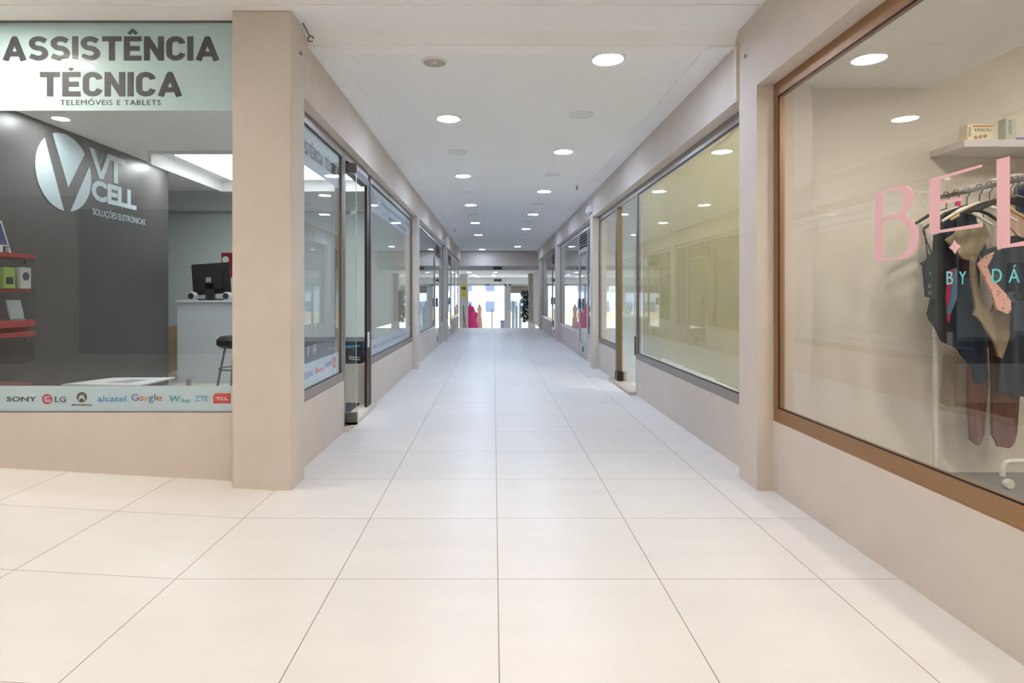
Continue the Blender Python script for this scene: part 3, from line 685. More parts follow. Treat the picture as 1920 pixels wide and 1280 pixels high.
# paper on the inside of the big right window
pp = thing('window_paper', (XRG+.03, 4.8, .46), 'yellowish paper covering the inside of the large right window', 'paper')
PAP = mat('cream_paper', (222, 212, 172), .7, var=.05, vscale=2)
_nt = PAP.node_tree; _tl = _nt.nodes.new('ShaderNodeBsdfTranslucent'); _tl.inputs[0].default_value = lin((232, 222, 180))
_ms = _nt.nodes.new('ShaderNodeMixShader'); _ms.inputs[0].default_value = .35
_nt.links.new(_nt.nodes['Principled BSDF'].outputs[0], _ms.inputs[1]); _nt.links.new(_tl.outputs[0], _ms.inputs[2]); _nt.links.new(_ms.outputs[0], _nt.nodes['Material Output'].inputs['Surface'])
for k in range(4):
    y0 = 3.50+k*.68; y1 = y0+.69
    bm = bmesh.new(); nn = 14
    pts = []
    for i in range(nn+1):
        t = i/nn; pts.append((XRG+.035+.006*math.sin(t*9+k)+.004*(k % 2), y0+(y1-y0)*t))
    prism(bm, pts+[(p[0]+.001, p[1]) for p in pts[::-1]], 'z', .455+.012*((k*7) % 3), 2.13)
    obj('paper_sheet', bm, PAP, pp)

# ------------------------------------------------------------------ clothes shop
struct('wall_boutique_back', B((1.60, 4.7, 3.5, 3.6, 0, ZF)), PLASTW, 'cream wall at the back of the clothes shop', 'wall')
struct('wall_boutique_side', B((4.6, 4.7, -2, 3.5, 0, ZF)), PLASTW, 'cream side wall of the clothes shop', 'wall')
struct('wall_boutique_near', B((1.66, 4.7, -2.1, -2.0, 0, ZF)), PLASTW, 'cream near wall of the clothes shop', 'wall')
bm = prism(bmesh.new(), [(1.651, 2.285), (2.57, 2.285), (3.27, 2.604), (1.651, 2.604)], 'y', -2.0, 3.5)
struct('ceiling_boutique', bm, CEIL, 'lowered sloping ceiling over the shop window', 'ceiling')
shf = thing('wall_shelf', (3.2, 3.37, 1.87), 'white floating wall shelf holding small boxes in the clothes shop', 'shelf')
obj('shelf_board', bevel(B((2.575, 4.2, 3.24, 3.498, 1.872, 1.912)), .002, 1), mat('shelf_white', (214, 208, 206), .5), shf)
def fr(x, y, Y): return ((x-926)/FPX*Y, H+(554-y)/FPX*Y)
def medbox(x0, x1, h, wy, name, lab, vert=False, side=True):
    Y = 3.27; X0, X1 = fr(x0, 0, Y)[0], fr(x1, 0, Y)[0]; z = 1.913
    r = thing(name, ((X0+X1)/2, Y, z), lab, 'box')
    CR = mat('carton_cream', (238, 226, 196), .5) if not vert else mat('carton_pale_green', (196, 204, 186), .5)
    obj('box_body', bevel(B((X0, X1, Y, Y+wy, z, z+h)), .001, 1), CR, r)
    mf = lambda u, v, n_: (u, Y-n_, v)
    GR = mat('print_green', (84, 110, 70), .5)
    if not vert:
        obj('printed_band', B((X0+.03, X1-.002, Y-.001, Y, z+h-.016, z+h-.008)), mat('print_orange', (214, 130, 66), .5), r)
        obj('lettering', T('KINOKI', mf, X0+.04, X1-.012, z+h-.040, .016, thick=.001), GR, r)
        for q in range(3): obj('printed_picture', lathe(bmesh.new(), [(0, 0), (.011, 0), (.011, .001), (0, .001)], (X0+.045+q*.026, Y, z+.018+.004*q), (0, -1, 0), 16), mat('print_brown', (190, 140, 90), .5), r)
        mv = lambda u, v, n_: (X0+.024-v, Y-n_, z+h-.014-u)
        obj('lettering', T('KINOKI', lambda u, v, n_: (X0+.006+v, Y-n_, z+h-.02-u), 0, .05, 0, .012, thick=.001), GR, r)
    else:
        obj('lettering', T('KINOKI', lambda u, v, n_: (X0+.014+v, Y-n_, z+h-.012-u), 0, .075, 0, .018, thick=.001), GR, r)
medbox(1814, 1862, .092, .06, 'carton', 'small cream carton with green lettering and orange band on the shelf')
medbox(1886, 1905, .125, .05, 'carton', 'narrow pale green carton standing upright on the shelf', vert=True)
pc = tag(obj('purple_case', bevel(B((2.89, 2.98, 3.27, 3.33, 1.913, 1.934)), .008, 3), mat('purple', (140, 116, 190), .4)), 'small purple case lying on the shelf near the upright carton', 'case')

# rolling rack
XRK = 2.46; ZRK = 1.60
RW = mat('rack_white', (225, 222, 214), .35)
def caster(x, y, r): obj('caster', lathe(bmesh.new(), [(0, -.016), (.022, -.016), (.026, -.010), (.026, .010), (.022, .016), (0, .016)], (x, y, .041), (0, 1, 0), 20), RW, r, smooth=True)
rk = thing('clothes_rack', (XRK, 2.5, .014), 'white clothes rack full of hanging clothes behind the window', 'rack')
obj('rail', tube(bmesh.new(), [(XRK, 1.75, ZRK), (XRK, 3.31, ZRK)], .011, 12), STEEL, rk)
for yy in (1.77, 3.30):
    obj('upright', tube(bmesh.new(), [(XRK, yy, .03), (XRK, yy, ZRK)], .012, 12), RW, rk)
    obj('base_bar', bevel(B((XRK-.16, XRK+.16, yy-.012, yy+.012, .014, .036)), .004, 2), RW, rk)
rk2 = thing('clothes_rack', (3.34, 3.0, .014), 'second white clothes rack whose castered foot shows at the lower right', 'rack')
obj('base_bar', tube(bmesh.new(), [(2.775, 3.23, .075), (2.775, 3.23, .12), (2.79, 3.23, .145), (2.82, 3.23, .155), (2.9, 3.23, .155), (3.88, 3.23, .155), (3.9, 3.23, .12), (3.9, 3.23, .06)], .014, 12), RW, rk2)
obj('base_bar', tube(bmesh.new(), [(2.9, 2.2, .06), (2.9, 2.2, .155), (3.88, 2.2, .155), (3.9, 2.2, .06)], .014, 12), RW, rk2)
for yy in (2.2, 3.23): obj('upright', tube(bmesh.new(), [(3.34, yy, .155), (3.34, yy, 1.6)], .012, 12), RW, rk2)
obj('rail', tube(bmesh.new(), [(3.34, 2.15, 1.6), (3.34, 3.28, 1.6)], .012, 12), STEEL, rk2)
for xx, yy in ((2.782, 3.20), (3.9, 3.20), (2.9, 2.18), (3.9, 2.18)): caster(xx, yy, rk2)

def garment(pts, Y, m_, name, lab, cat='clothing', th=.012, fold=.008, fq=40, extra=None, hanger=None, group=None):
    xz = [fr(a, b, Y) for a, b in pts]
    cx = sum(p[0] for p in xz)/len(xz); zt = max(p[1] for p in xz)
    r = thing(name, (cx, Y, min(p[1] for p in xz)), lab, cat, group)
    def cloth(pp, Yo, t):
        bm = bmesh.new(); prism(bm, pp, 'y', Yo, Yo+t)
        x0, x1 = min(p[0] for p in pp), max(p[0] for p in pp); z0, z1 = min(p[1] for p in pp), max(p[1] for p in pp)
        k = x0+.012
        while k < x1: bmesh.ops.bisect_plane(bm, geom=bm.verts[:]+bm.edges[:]+bm.faces[:], plane_co=(k, 0, 0), plane_no=(1, 0, 0)); k += .012
        k = z0+.05
        while k < z1: bmesh.ops.bisect_plane(bm, geom=bm.verts[:]+bm.edges[:]+bm.faces[:], plane_co=(0, 0, k), plane_no=(0, 0, 1)); k += .05
        for v in bm.verts:
            v.co.y += fold*math.sin(v.co.x*fq*2+v.co.z*6+Y*31)+fold*.7*noise.noise(Vector((v.co.x*14, Y*9, v.co.z*5)))
        return bm
    obj('fabric', cloth(xz, Y, th), m_, r, smooth=True)
    for e in (extra or []):
        nm, pp, em, dy = e
        obj(nm, cloth([fr(a, b, Y) for a, b in pp], Y-dy, .005), em, r, smooth=True)
    return r
def hanger(Y, x, m_, lab, w_=.20, drop=.10, dx=0):
    Yh = Y+.02
    r = thing('hanger', (XRK, Yh, ZRK-.14), lab, 'hanger')
    zz = ZRK-.075
    hook = [(XRK-.018, Yh, ZRK+.004), (XRK-.010, Yh, ZRK+.018), (XRK+.006, Yh, ZRK+.022), (XRK+.019, Yh, ZRK+.006), (XRK+.014, Yh, ZRK-.016), (XRK+.002, Yh, ZRK-.03), (XRK, Yh, zz)]
    obj('hook', tube(bmesh.new(), hook, .003, 8), STEEL, r)
    obj('shoulder_bar', tube(bmesh.new(), [(XRK-w_, Yh, zz-drop), (XRK-w_*.5, Yh, zz-drop*.35), (XRK, Yh, zz), (XRK+w_*.5, Yh, zz-drop*.35), (XRK+w_, Yh, zz-drop)], [.007, .009, .010, .009, .007], 8), m_, r, smooth=True)
    return r
NAVY = mat('navy_cloth', (36, 46, 62), .9, var=.08, vscale=30); BLK = mat('black_cloth', (38, 37, 38), .9, var=.1, vscale=30)
TAN = mat('tan_cloth', (150, 134, 108), .9, var=.08, vscale=20); SLATE = mat('slate_cloth', (62, 68, 80), .9, var=.06, vscale=20)
def spotted():
    m = mat('pink_spotted', (226, 178, 162), .8); nt = m.node_tree; b = nt.nodes['Principled BSDF']
    v = nt.nodes.new('ShaderNodeTexVoronoi'); v.inputs['Scale'].default_value = 55; tc = nt.nodes.new('ShaderNodeTexCoord'); nt.links.new(tc.outputs['Object'], v.inputs['Vector'])
    cr = nt.nodes.new('ShaderNodeMapRange'); cr.inputs['From Min'].default_value = .20; cr.inputs['From Max'].default_value = .26
    nt.links.new(v.outputs['Distance'], cr.inputs['Value']); mx = nt.nodes.new('ShaderNodeMix'); mx.data_type = 'RGBA'
    mx.inputs[6].default_value = lin((120, 62, 56)); mx.inputs[7].default_value = lin((226, 178, 162)); nt.links.new(cr.outputs['Result'], mx.inputs['Factor'])
    nt.links.new(mx.outputs[2], b.inputs['Base Color']); return m
SPOT = spotted()
TIGHT = mat('brown_hosiery', (130, 84, 70), .8, alpha=.86); HOT = mat('hot_pink_cloth', (232, 66, 120), .8); LBLUE = mat('light_blue_cloth', (110, 140, 175), .8)
# back to front
garment([(1818, 640), (1850, 640), (1852, 700), (1849, 760), (1847, 815), (1842, 831), (1833, 835), (1823, 826), (1820, 780), (1817, 700)], 3.36, TIGHT, 'brown_tights', 'brown sheer leg hanging left behind the navy bodysuit', th=.02)
garment([(1860, 640), (1912, 640), (1911, 720), (1909, 810), (1905, 830), (1890, 840), (1872, 837), (1861, 815), (1860, 740)], 3.34, TIGHT, 'brown_tights', 'wider brown sheer leg hanging at the right under the slate dress', th=.02)
garment([(1838, 455), (1960, 430), (1960, 745), (1921, 744), (1900, 740), (1871, 735), (1874, 700), (1878, 640), (1870, 560), (1850, 500)], 3.30, SLATE, 'slate_dress', 'long slate dress at the right edge of the window')
garment([(1880, 385), (1920, 330), (1950, 320), (1960, 400), (1960, 455), (1905, 440), (1890, 420)], 3.245, mat('nude_cloth', (190, 160, 138), .9), 'nude_top', 'nude coloured top hanging behind the pink letter L',
        extra=[('dark_band', [(1896, 352), (1960, 330), (1960, 400), (1902, 398)], NAVY, .012)])
garment([(1775, 400), (1795, 405), (1812, 398), (1830, 402), (1838, 460), (1832, 560), (1850, 610), (1864, 640), (1853, 655), (1852, 690), (1850, 710), (1843, 719), (1833, 720), (1826, 710), (1824, 695), (1815, 680), (1800, 658), (1792, 652), (1782, 620), (1762, 560), (1764, 430)], 3.17, NAVY, 'navy_bodysuit', 'navy bodysuit tapering to a point above the left sheer leg')
garment([(1776, 510), (1790, 502), (1788, 560), (1782, 606), (1778, 598), (1776, 560)], 3.145, HOT, 'pink_garment', 'thin strip of hot pink and blue cloth between the dark garments', th=.008,
        extra=[('blue_panel', [(1786, 502), (1791, 505), (1789, 560), (1782, 588), (1771, 590), (1780, 560)], LBLUE, .010)])
garment([(1755, 440), (1770, 436), (1776, 470), (1772, 560), (1776, 600), (1796, 648), (1790, 652), (1768, 640), (1745, 600), (1742, 588), (1745, 560), (1748, 500)], 3.11, BLK, 'black_bodysuit', 'black bodysuit hanging at the left end of the rack')
garment([(1727, 494), (1738, 486), (1742, 477), (1752, 478), (1760, 500), (1758, 561), (1737, 556), (1734, 520), (1732, 497)], 3.055, BLK, 'black_camisole', 'small black camisole with thin straps, leftmost on the rack', fold=.004,
        extra=[('button', [(1738, 509), (1742, 509), (1742, 516), (1738, 516)], mat('button_slate', (86, 90, 104), .5), .012), ('button', [(1738, 533), (1742, 533), (1742, 540), (1738, 540)], mat('button_slate', (86, 90, 104), .5), .012), ('button', [(1738, 545), (1742, 545), (1742, 552), (1738, 552)], mat('button_slate', (86, 90, 104), .5), .012)])
bc = bpy.data.objects['black_camisole']
s0, s1 = fr(1731, 431, 3.07), fr(1748, 479, 3.06); s2 = fr(1740, 482, 3.06)
obj('strap', tube(bmesh.new(), [(s0[0], 3.075, s0[1]), (s1[0], 3.06, s1[1])], .003, 6), BLK, bc)
obj('strap', tube(bmesh.new(), [(s0[0]+.012, 3.078, s0[1]), (s2[0], 3.062, s2[1])], .003, 6), BLK, bc)
garment([(1777, 449), (1795, 432), (1822, 426), (1845, 420), (1852, 440), (1840, 470), (1832, 492), (1838, 540), (1850, 580), (1858, 585), (1872, 560), (1895, 520), (1905, 560), (1893, 620), (1882, 672), (1874, 668), (1862, 640), (1846, 606), (1838, 600), (1826, 590), (1829, 575), (1822, 520), (1820, 488), (1812, 486), (1795, 474)], 3.06, TAN, 'tan_romper', 'tan romper with wide sleeve hanging in front of the navy bodysuit', th=.015)
garment([(1836, 494), (1848, 480), (1866, 472), (1862, 482), (1850, 500), (1858, 515), (1880, 545), (1897, 565), (1897, 582), (1888, 588), (1872, 580), (1862, 552), (1846, 520)], 3.0, SPOT, 'spotted_top', 'pink spotted garment lying diagonally over the tan romper', th=.012, fold=.004)
garment([(1848, 468), (1870, 462), (1870, 470), (1960, 460), (1960, 620), (1900, 620), (1898, 570), (1880, 542), (1852, 505)], 2.97+.06, mat('charcoal_cloth', (70, 76, 86), .9), 'charcoal_top', 'charcoal top beside the pink spotted garment')
garment([(1764, 410), (1772, 400), (1784, 398), (1790, 392), (1812, 396), (1822, 404), (1818, 420), (1822, 470), (1790, 480), (1764, 470)], 3.19, mat('black_cloth', (38, 37, 38), .9), 'black_blouse', 'black blouse shoulders showing high behind the letter E', th=.012)
garment([(1845, 392), (1862, 372), (1876, 358), (1882, 420), (1876, 470), (1856, 468), (1848, 430)], 3.205, mat('beige_cloth', (176, 166, 150), .9), 'beige_blouse', 'beige blouse bunched between the letters E and L')
garment([(1792, 378), (1802, 376), (1800, 400), (1796, 412), (1790, 405)], 3.24, HOT, 'pink_strap_top', 'small hot pink top high on the rack behind the letter E', th=.01)
hanger(3.06, 0, BK, 'black hanger at the left end of the clothes rack', w_=.225, drop=.12)
WH = mat('hanger_white', (220, 218, 206), .5)
for k, (yy, m_, lab) in enumerate(((2.98, WH, 'white hanger above the tan romper'), (3.13, WH, 'white hanger just behind the tan romper'), (3.20, BK, 'black hanger holding the navy bodysuit'), (2.92, mat('hanger_tan', (196, 160, 110), .5), 'tan wooden hanger near the middle of the rack'),
                                  (2.86, BK, 'black hanger, first of four bunched at the right of the rack'), (2.83, BK, 'black hanger, second of four bunched at the right of the rack'), (2.80, BK, 'black hanger, third of four bunched at the right of the rack'), (2.77, BK, 'black hanger, fourth of four bunched at the right of the rack'))):
    hanger(yy, 0, m_, lab, w_=.19, drop=.09 if k < 4 else .07)

# ------------------------------------------------------------------ ceiling lamps
GLOW = mat('lamp_cool', (255, 255, 255), .5, emit=LAMP_COOL, es=E_CORR)
GLOWW = mat('lamp_warm', (255, 255, 255), .5, emit=LAMP_WARM, es=E_FOYER)
GLOWS = mat('lamp_shop', (255, 255, 255), .5, emit=(.95, .98, 1), es=E_SHOP)
GLOWP = mat('paper_fill_lamp', (255, 255, 255), .5, emit=(1, .97, .9), es=480)  # strong added lamps that brighten the window paper from behind
GLOWB = mat('lamp_boutique', (255, 255, 255), .5, emit=(1, .94, .86), es=185)
TRIM = mat('lamp_trim', (236, 236, 236), .4)
def lamp(x, y, z, lab, R=.092, gm=GLOW, group=None):
    r = thing('ceiling_light', (x, y, z), lab, 'ceiling light', group)
    obj('rim', lathe(bmesh.new(), [(R, -.002), (R, -.010), (R+.006, -.012), (R+.016, -.006), (R+.018, 0), (R, 0)], (x, y, z), seg=36), TRIM, r, smooth=True)
    obj('diffuser', lathe(bmesh.new(), [(0, -.009), (R*.98, -.008), (R*.98, -.001), (0, -.001)], (x, y, z), seg=36), gm, r)
    return r
def dead(x, y, z, lab, R=.09):
    r = thing('ceiling_light', (x, y, z), lab, 'ceiling light')
    obj('rim', lathe(bmesh.new(), [(R, -.001), (R, -.007), (R+.012, -.005), (R+.014, 0), (R, 0)], (x, y, z), seg=36), TRIM, r, smooth=True)
    obj('diffuser', lathe(bmesh.new(), [(0, -.004), (R, -.004), (R, 0), (0, 0)], (x, y, z), seg=36), mat('diffuser_off', (232, 232, 231), .5), r)
    return r
for i, yy in enumerate((4.96, 7.33, 9.69, 12.05, 14.45, 19.0)):
    lamp(-.38, yy, ZC, ('%s lit downlight in the left row of the corridor ceiling' % ORD[i]) if i < 5 else 'farthest lit downlight in the left row, close to the header')
for i, yy in enumerate((3.709, 6.10, 8.42, 10.8, 13.14, 17.87)):
    lamp(.715, yy, ZC, ('%s lit downlight in the right row of the corridor ceiling' % ORD[i]) if i < 5 else 'farthest lit downlight in the right row, close to the header')
for i, yy in enumerate((6.13, 8.5, 10.85, 13.25, 15.6)):
    dead(-.38, yy, ZC, '%s unlit round fitting in the left row of the corridor ceiling' % ORD[i])
for i, yy in enumerate((4.87, 7.26, 9.6, 11.97, 14.35)):
    dead(.715, yy, ZC, '%s unlit round fitting in the right row of the corridor ceiling' % ORD[i])
for x, y in ((-2.77, 2.73), (-5.6, 2.2), (0.2, 1.1), (-2.6, .3), (-7.2, .3), (0.2, -1.6), (-2.6, -1.9)):
    lamp(x, y, ZF if y < 3.16 else ZF, 'foyer downlight at the ceiling near the shopfronts', gm=GLOWW, group='foyer downlights')
for i, (x, y) in enumerate(((-3.67, 6.74), (-3.62, 4.95), (-1.9, 4.55))):  # the last one is added to light the low white cabinet
    lamp(x, y, ZC-.001, ('small downlight at the far end of the charcoal wall', 'downlight above the round wall logo', 'downlight added in the phone shop to light the low cabinet')[i], R=.06, gm=GLOWS)
for i, (x, y) in enumerate(((3.75, 2.5), (3.75, 1.0), (2.2, .6), (2.15, 2.3))):
    lamp(x, y, ZF+.003 if i < 2 else 2.284, 'clothes shop ceiling downlight', R=.08, gm=GLOWB, group='clothes shop downlights')
for x, y in ((2.2, 4.3), (2.3, 5.7), (3.0, 7.0), (3.0, 11.0), (3.0, 16.0)):  # added lamps: the near pair backlights the paper, the rest brighten the shops
    lamp(x, y, ZC-.001, 'downlight added to brighten the shops on the right', R=.08, gm=GLOWP if y < 6 else GLOWS, group='added right shop downlights')
# speaker, access panel, hook, sprinklers, exit lamp, conduit
sp = thing('ceiling_speaker', (-.378, 3.766, ZC), 'round ceiling speaker near the corridor entrance', 'speaker')
obj('grille', lathe(bmesh.new(), [(0, -.006), (.062, -.006), (.07, -.004), (.07, 0), (0, 0)], (-.378, 3.766, ZC), seg=32), mat('speaker_beige', (196, 184, 168), .7, bump=1, bscale=600), sp)
obj('rim', lathe(bmesh.new(), [(.07, -.002), (.07, -.009), (.082, -.006), (.084, 0), (.07, 0)], (-.378, 3.766, ZC), seg=32), TRIM, sp, smooth=True)
obj('hub', lathe(bmesh.new(), [(0, -.010), (.012, -.009), (.014, -.006), (0, -.006)], (-.378, 3.766, ZC), seg=16), TRIM, sp)
ap = thing('access_panel', (-.965, 3.5, ZF-.01), 'small square access panel in the ceiling above the pillar', 'panel')
obj('panel_frame', B((-1.0, -.86, 3.55, 3.62, ZC-.006, ZC), (-1.0, -.86, 3.69, 3.70, ZC-.006, ZC), (-1.0, -.99, 3.62, 3.69, ZC-.006, ZC), (-.87, -.86, 3.62, 3.69, ZC-.006, ZC)), CEIL, ap)
obj('panel_lid', B((-.98, -.88, 3.62, 3.685, ZC-.010, ZC)), CEIL, ap)
hk = thing('ceiling_hook', (-1.07, 3.40, 2.5), 'dark metal hook hanging from the ceiling beside the pillar', 'hook')
obj('stem', tube(bmesh.new(), [(-1.085, 3.36, ZF), (-1.06, 3.41, ZF-.055)], .004, 8), STEEL, hk)
obj('hook_ring', tube(bmesh.new(), [(-1.055+.016*math.cos(a*PI/8), 3.41, ZF-.07+.016*math.sin(a*PI/8)) for a in range(15)], .004, 8), STEEL, hk)
ee = thing('eye_screw', (-1.095, 3.33, 2.42), 'small eye screw in the side of the left pillar', 'screw')
obj('screw_eye', tube(bmesh.new(), [(-1.083, 3.33+.010*math.cos(a*PI/8), 2.42+.010*math.sin(a*PI/8)) for a in range(17)], .0025, 6), STEEL, ee)
obj('shank', tube(bmesh.new(), [(-1.0985, 3.33, 2.42), (-1.084, 3.34, 2.42)], .0025, 6), STEEL, ee)
e2 = thing('eye_screw', (1.42, 3.36, 2.40), 'small eye screw on the right wall beside the conduit', 'screw')
obj('screw_eye', tube(bmesh.new(), [(1.418, 3.34+.010*math.cos(a*PI/8), 2.408+.010*math.sin(a*PI/8)) for a in range(17)], .0025, 6), STEEL, e2)
cdt = thing('conduit', (1.42, 3.46, 2.21), 'short white vertical cable conduit on the right wall', 'conduit')
obj('channel', bevel(B((1.412, 1.4295, 3.455, 3.475, ZS+.003, 2.535)), .002, 1), mat('conduit_cream', (222, 212, 196), .5), cdt)
for i, (x, y, lab) in enumerate(((1.12, 7.98, 'small sprinkler head on the right side of the ceiling'), (-.88, 13.2, 'small sprinkler head on the left side of the ceiling'), (1.28, 19.2, 'small camera at the far right ceiling corner'))):
    s_ = thing('sprinkler' if i < 2 else 'ceiling_camera', (x, y, ZC-.05), lab, 'sprinkler' if i < 2 else 'camera')
    obj('collar', lathe(bmesh.new(), [(0, 0), (.04, 0), (.035, -.01), (0, -.012)], (x, y, ZC), seg=20), TRIM, s_, smooth=True)
    obj('head', lathe(bmesh.new(), [(.008, -.012), (.008, -.05), (.02, -.054), (.02, -.058), (0, -.06)], (x, y, ZC), seg=14), STEEL, s_)
el = thing('emergency_light', (1.40, 8.75, 2.28), 'white emergency light box on the right beam', 'emergency light')
obj('housing', bevel(B((1.385, 1.4295, 8.58, 8.82, 2.27, 2.38)), .006, 2), WHITE, el)
obj('lens', bevel(B((1.36, 1.385, 8.61, 8.79, 2.285, 2.345)), .006, 2), mat('lens', (240, 244, 248), .2), el)

# ------------------------------------------------------------------ corridor end, lower hall, street
HM = mat('header_plaster', (222, 220, 214), .85, bump=.2, bscale=170)
struct('wall_header', B((XL-.3, XR+.1, YEND, YEND+.2, 2.045, ZC+.02)), PLASTER, 'plaster header at the end of the corridor', 'wall')
struct('wall_header_low', B((-6, 6, YEND+.4, YEND+.6, 1.912, ZC+.3)), HM, 'lower header over the steps', 'wall')
struct('ceiling_hall', B((-6, 6, YEND+.6, 28.6, 1.915, 2.2), (-6, 6, YEND+.2, YEND+.6, 2.2, 2.9)), CEIL, 'white ceiling of the lower hall', 'ceiling')
struct('wall_hall_beam', B((-6, 6, 27.8, 28.2, 1.61, 1.915)), HM, 'beam over the street doors', 'wall')
struct('wall_hall_left', B((-5.1, -5.0, 20.2, 28.2, ZH, 1.915)), SHOPW, 'left wall of the lower hall', 'wall')
struct('wall_hall_right', B((5.0, 5.1, 20.2, 28.2, ZH, 1.915)), SHOPW, 'right wall of the lower hall', 'wall')
struct('trim_41', B((1.346, 1.62, 23.0, 23.35, ZH, 1.915)), mat('grey_column', (190, 184, 172), .8), 'grey column in the lower hall', 'column')
struct('trim_42', B((-1.40, -1.06, 24.0, 24.3, ZH, 1.915)), PLASTER, 'left column in the lower hall', 'column')
for (x0, y_, z0, w_, h_, lab) in ((-.02, YEND+.385, 1.935, .29, .10, 'dark grille on the first header'), (0.0, 27.785, 1.72, .36, .12, 'dark grille on the beam over the street doors')):
    g = thing('air_vent', (x0+w_/2, y_, z0), lab, 'vent')
    obj('vent_frame', B((x0, x0+w_, y_, y_+.014, z0, z0+h_)), BLACK, g)
    bm = bmesh.new()
    for k in range(4): box(bm, x0+.01, x0+w_-.01, y_-.006, y_, z0+.012+k*h_/4.4, z0+.020+k*h_/4.4)
    obj('slat', bm, STEEL, g)
for i, (x, y) in enumerate(((-.95, 21.6), (.05, 21.6), (-.95, 24.2), (-.75, 25.9), (0, 25.9), (-.55, 26.8), (.02, 24.2))):
    x = ((-.95, .02), )[0][i % 2] if i < 2 else x
    lamp([-.90, .05, -.85, -.78, -.02, -.70, .0][i]+0, y, 1.914, '%s lit downlight of the %s row in the lower hall ceiling' % ((ORD[[0, 0, 1, 2, 2, 3, 1][i]]), 'left' if i in (0, 2, 3, 5) else 'right'), gm=mat('lamp_hall', (255, 255, 255), .5, emit=LAMP_COOL, es=30))
# notices
nn_ = thing('notice', (-1.22, 23.98, 1.1), 'yellow printed notice on the column, upper of two', 'notice')
NY = mat('notice_yellow', (225, 205, 60), .5)
obj('sheet', B((-1.33, -1.12, 23.985, 23.998, 1.24, 1.52)), NY, nn_); obj('printed_mark', B((-1.31, -1.14, 23.98, 23.985, 1.34, 1.40), (-1.30, -1.26, 23.98, 23.985, 1.28, 1.34), (-1.20, -1.15, 23.98, 23.985, 1.28, 1.34)), INK, nn_)
n2_ = thing('notice', (-1.22, 23.98, .98), 'yellow printed notice on the column, lower of two', 'notice')
obj('sheet', B((-1.32, -1.13, 23.985, 23.998, 1.0, 1.21)), NY, n2_); obj('printed_mark', prism(bmesh.new(), [(-1.28, 1.06), (-1.17, 1.06), (-1.225, 1.16)], 'y', 23.98, 23.985), mat('notice_grey', (150, 150, 90), .5), n2_)
# leaning folding sign
ez = thing('folding_stand', (-1.25, 23.5, ZH), 'tall folding sign stand leaning before the column', 'stand')
obj('leg', tube(bmesh.new(), [(-1.22, 23.6, .68), (-1.20, 23.4, ZH)], .018, 8), STEEL, ez); obj('leg', tube(bmesh.new(), [(-1.22, 23.6, .68), (-1.08, 23.5, ZH)], .018, 8), mat('stand_red', (120, 60, 60), .5), ez); obj('panel', B((-1.24, -1.17, 23.55, 23.57, .1, .62)), mat('stand_grey', (120, 135, 135), .5), ez)
# street facade
fc = thing('window_%d' % (WN[0]+1), (0, 28, ZH), 'glazed street front with open middle', 'window', kind='structure'); WN[0] += 1
YG = 28.0
obj('window_frame', B((.50, .60, YG-.03, YG+.04, ZH, 1.61), (.72, .80, YG-.03, YG+.04, ZH, 1.61), (1.62, 1.70, YG-.03, YG+.04, ZH, 1.61), (.60, .72, YG-.01, YG+.02, ZH, 1.61), (-1.30, -1.2, YG-.03, YG+.04, ZH, 1.61), (.8, 5, YG-.03, YG+.04, ZH, ZH+.12), (-5, -1.3, YG-.03, YG+.04, ZH, ZH+.12), (-3.2, -3.1, YG-.03, YG+.04, ZH, 1.61), (3.3, 3.4, YG-.03, YG+.04, ZH, 1.61), (-5, 5, YG-.03, YG+.04, 1.52, 1.61)), ALUL, fc)
obj('shutter', B((.8, 1.62, YG+.05, YG+.09, 1.18, 1.52), (1.7, 5, YG+.05, YG+.09, 1.18, 1.52)), mat('shutter_brown', (150, 130, 118), .6), fc)
obj('pane', B((.8, 1.62, YG, YG+.008, ZH+.12, 1.52), (1.7, 3.3, YG, YG+.008, ZH+.12, 1.52), (-3.1, -1.3, YG, YG+.008, ZH+.12, 1.52)), GLASS, fc)
obj('door_operator', bevel(B((-.42, -.18, YG-.10, YG-.03, 1.53, 1.59)), .01, 2), STEEL, fc)
# hanging greenery on the column side
def leaves(bm, c, n_, sx, sy, sz_, L_):
    for _ in range(n_):
        p = Vector((c[0]+random.uniform(-sx, sx), c[1]+random.uniform(-sy, sy), c[2]+random.uniform(-sz_, sz_)))
        d = Vector((random.uniform(-1, 1), random.uniform(-1, 1), random.uniform(-1, .6))).normalized(); u, v = frame_axes(d)
        q = [p, p+d*L_*.5+u*L_*.22, p+d*L_, p+d*L_*.5-u*L_*.22]
        up = v*L_*.05
        a = [bm.verts.new(x_) for x_ in q]; b = [bm.verts.new(x_+up) for x_ in q]
        bm.faces.new(a); bm.faces.new(b[::-1])
        for i in range(4): bm.faces.new((a[i], b[i], b[(i+1) % 4], a[(i+1) % 4]))
LEAF = mat('dark_leaf', (52, 74, 58), .7, var=.3, vscale=10)
gp = thing('hanging_plant', (1.22, 23.1, .1), 'dark green hanging plant on the side of the grey column', 'plant')
bm = bmesh.new()
for k in range(14): leaves(bm, (1.22+.04*math.sin(k*1.9), 23.1, .12+k*.083), 75, .08+.06*abs(math.sin(k*.9)), .10, .05, .10)
o = obj('foliage', bm, LEAF, gp); obj('stem', tube(bmesh.new(), [(1.33, 23.12, 1.25), (1.3, 23.1, .7), (1.31, 23.1, .02)], .012, 6), mat('stem_brown', (60, 44, 34), .8), gp)
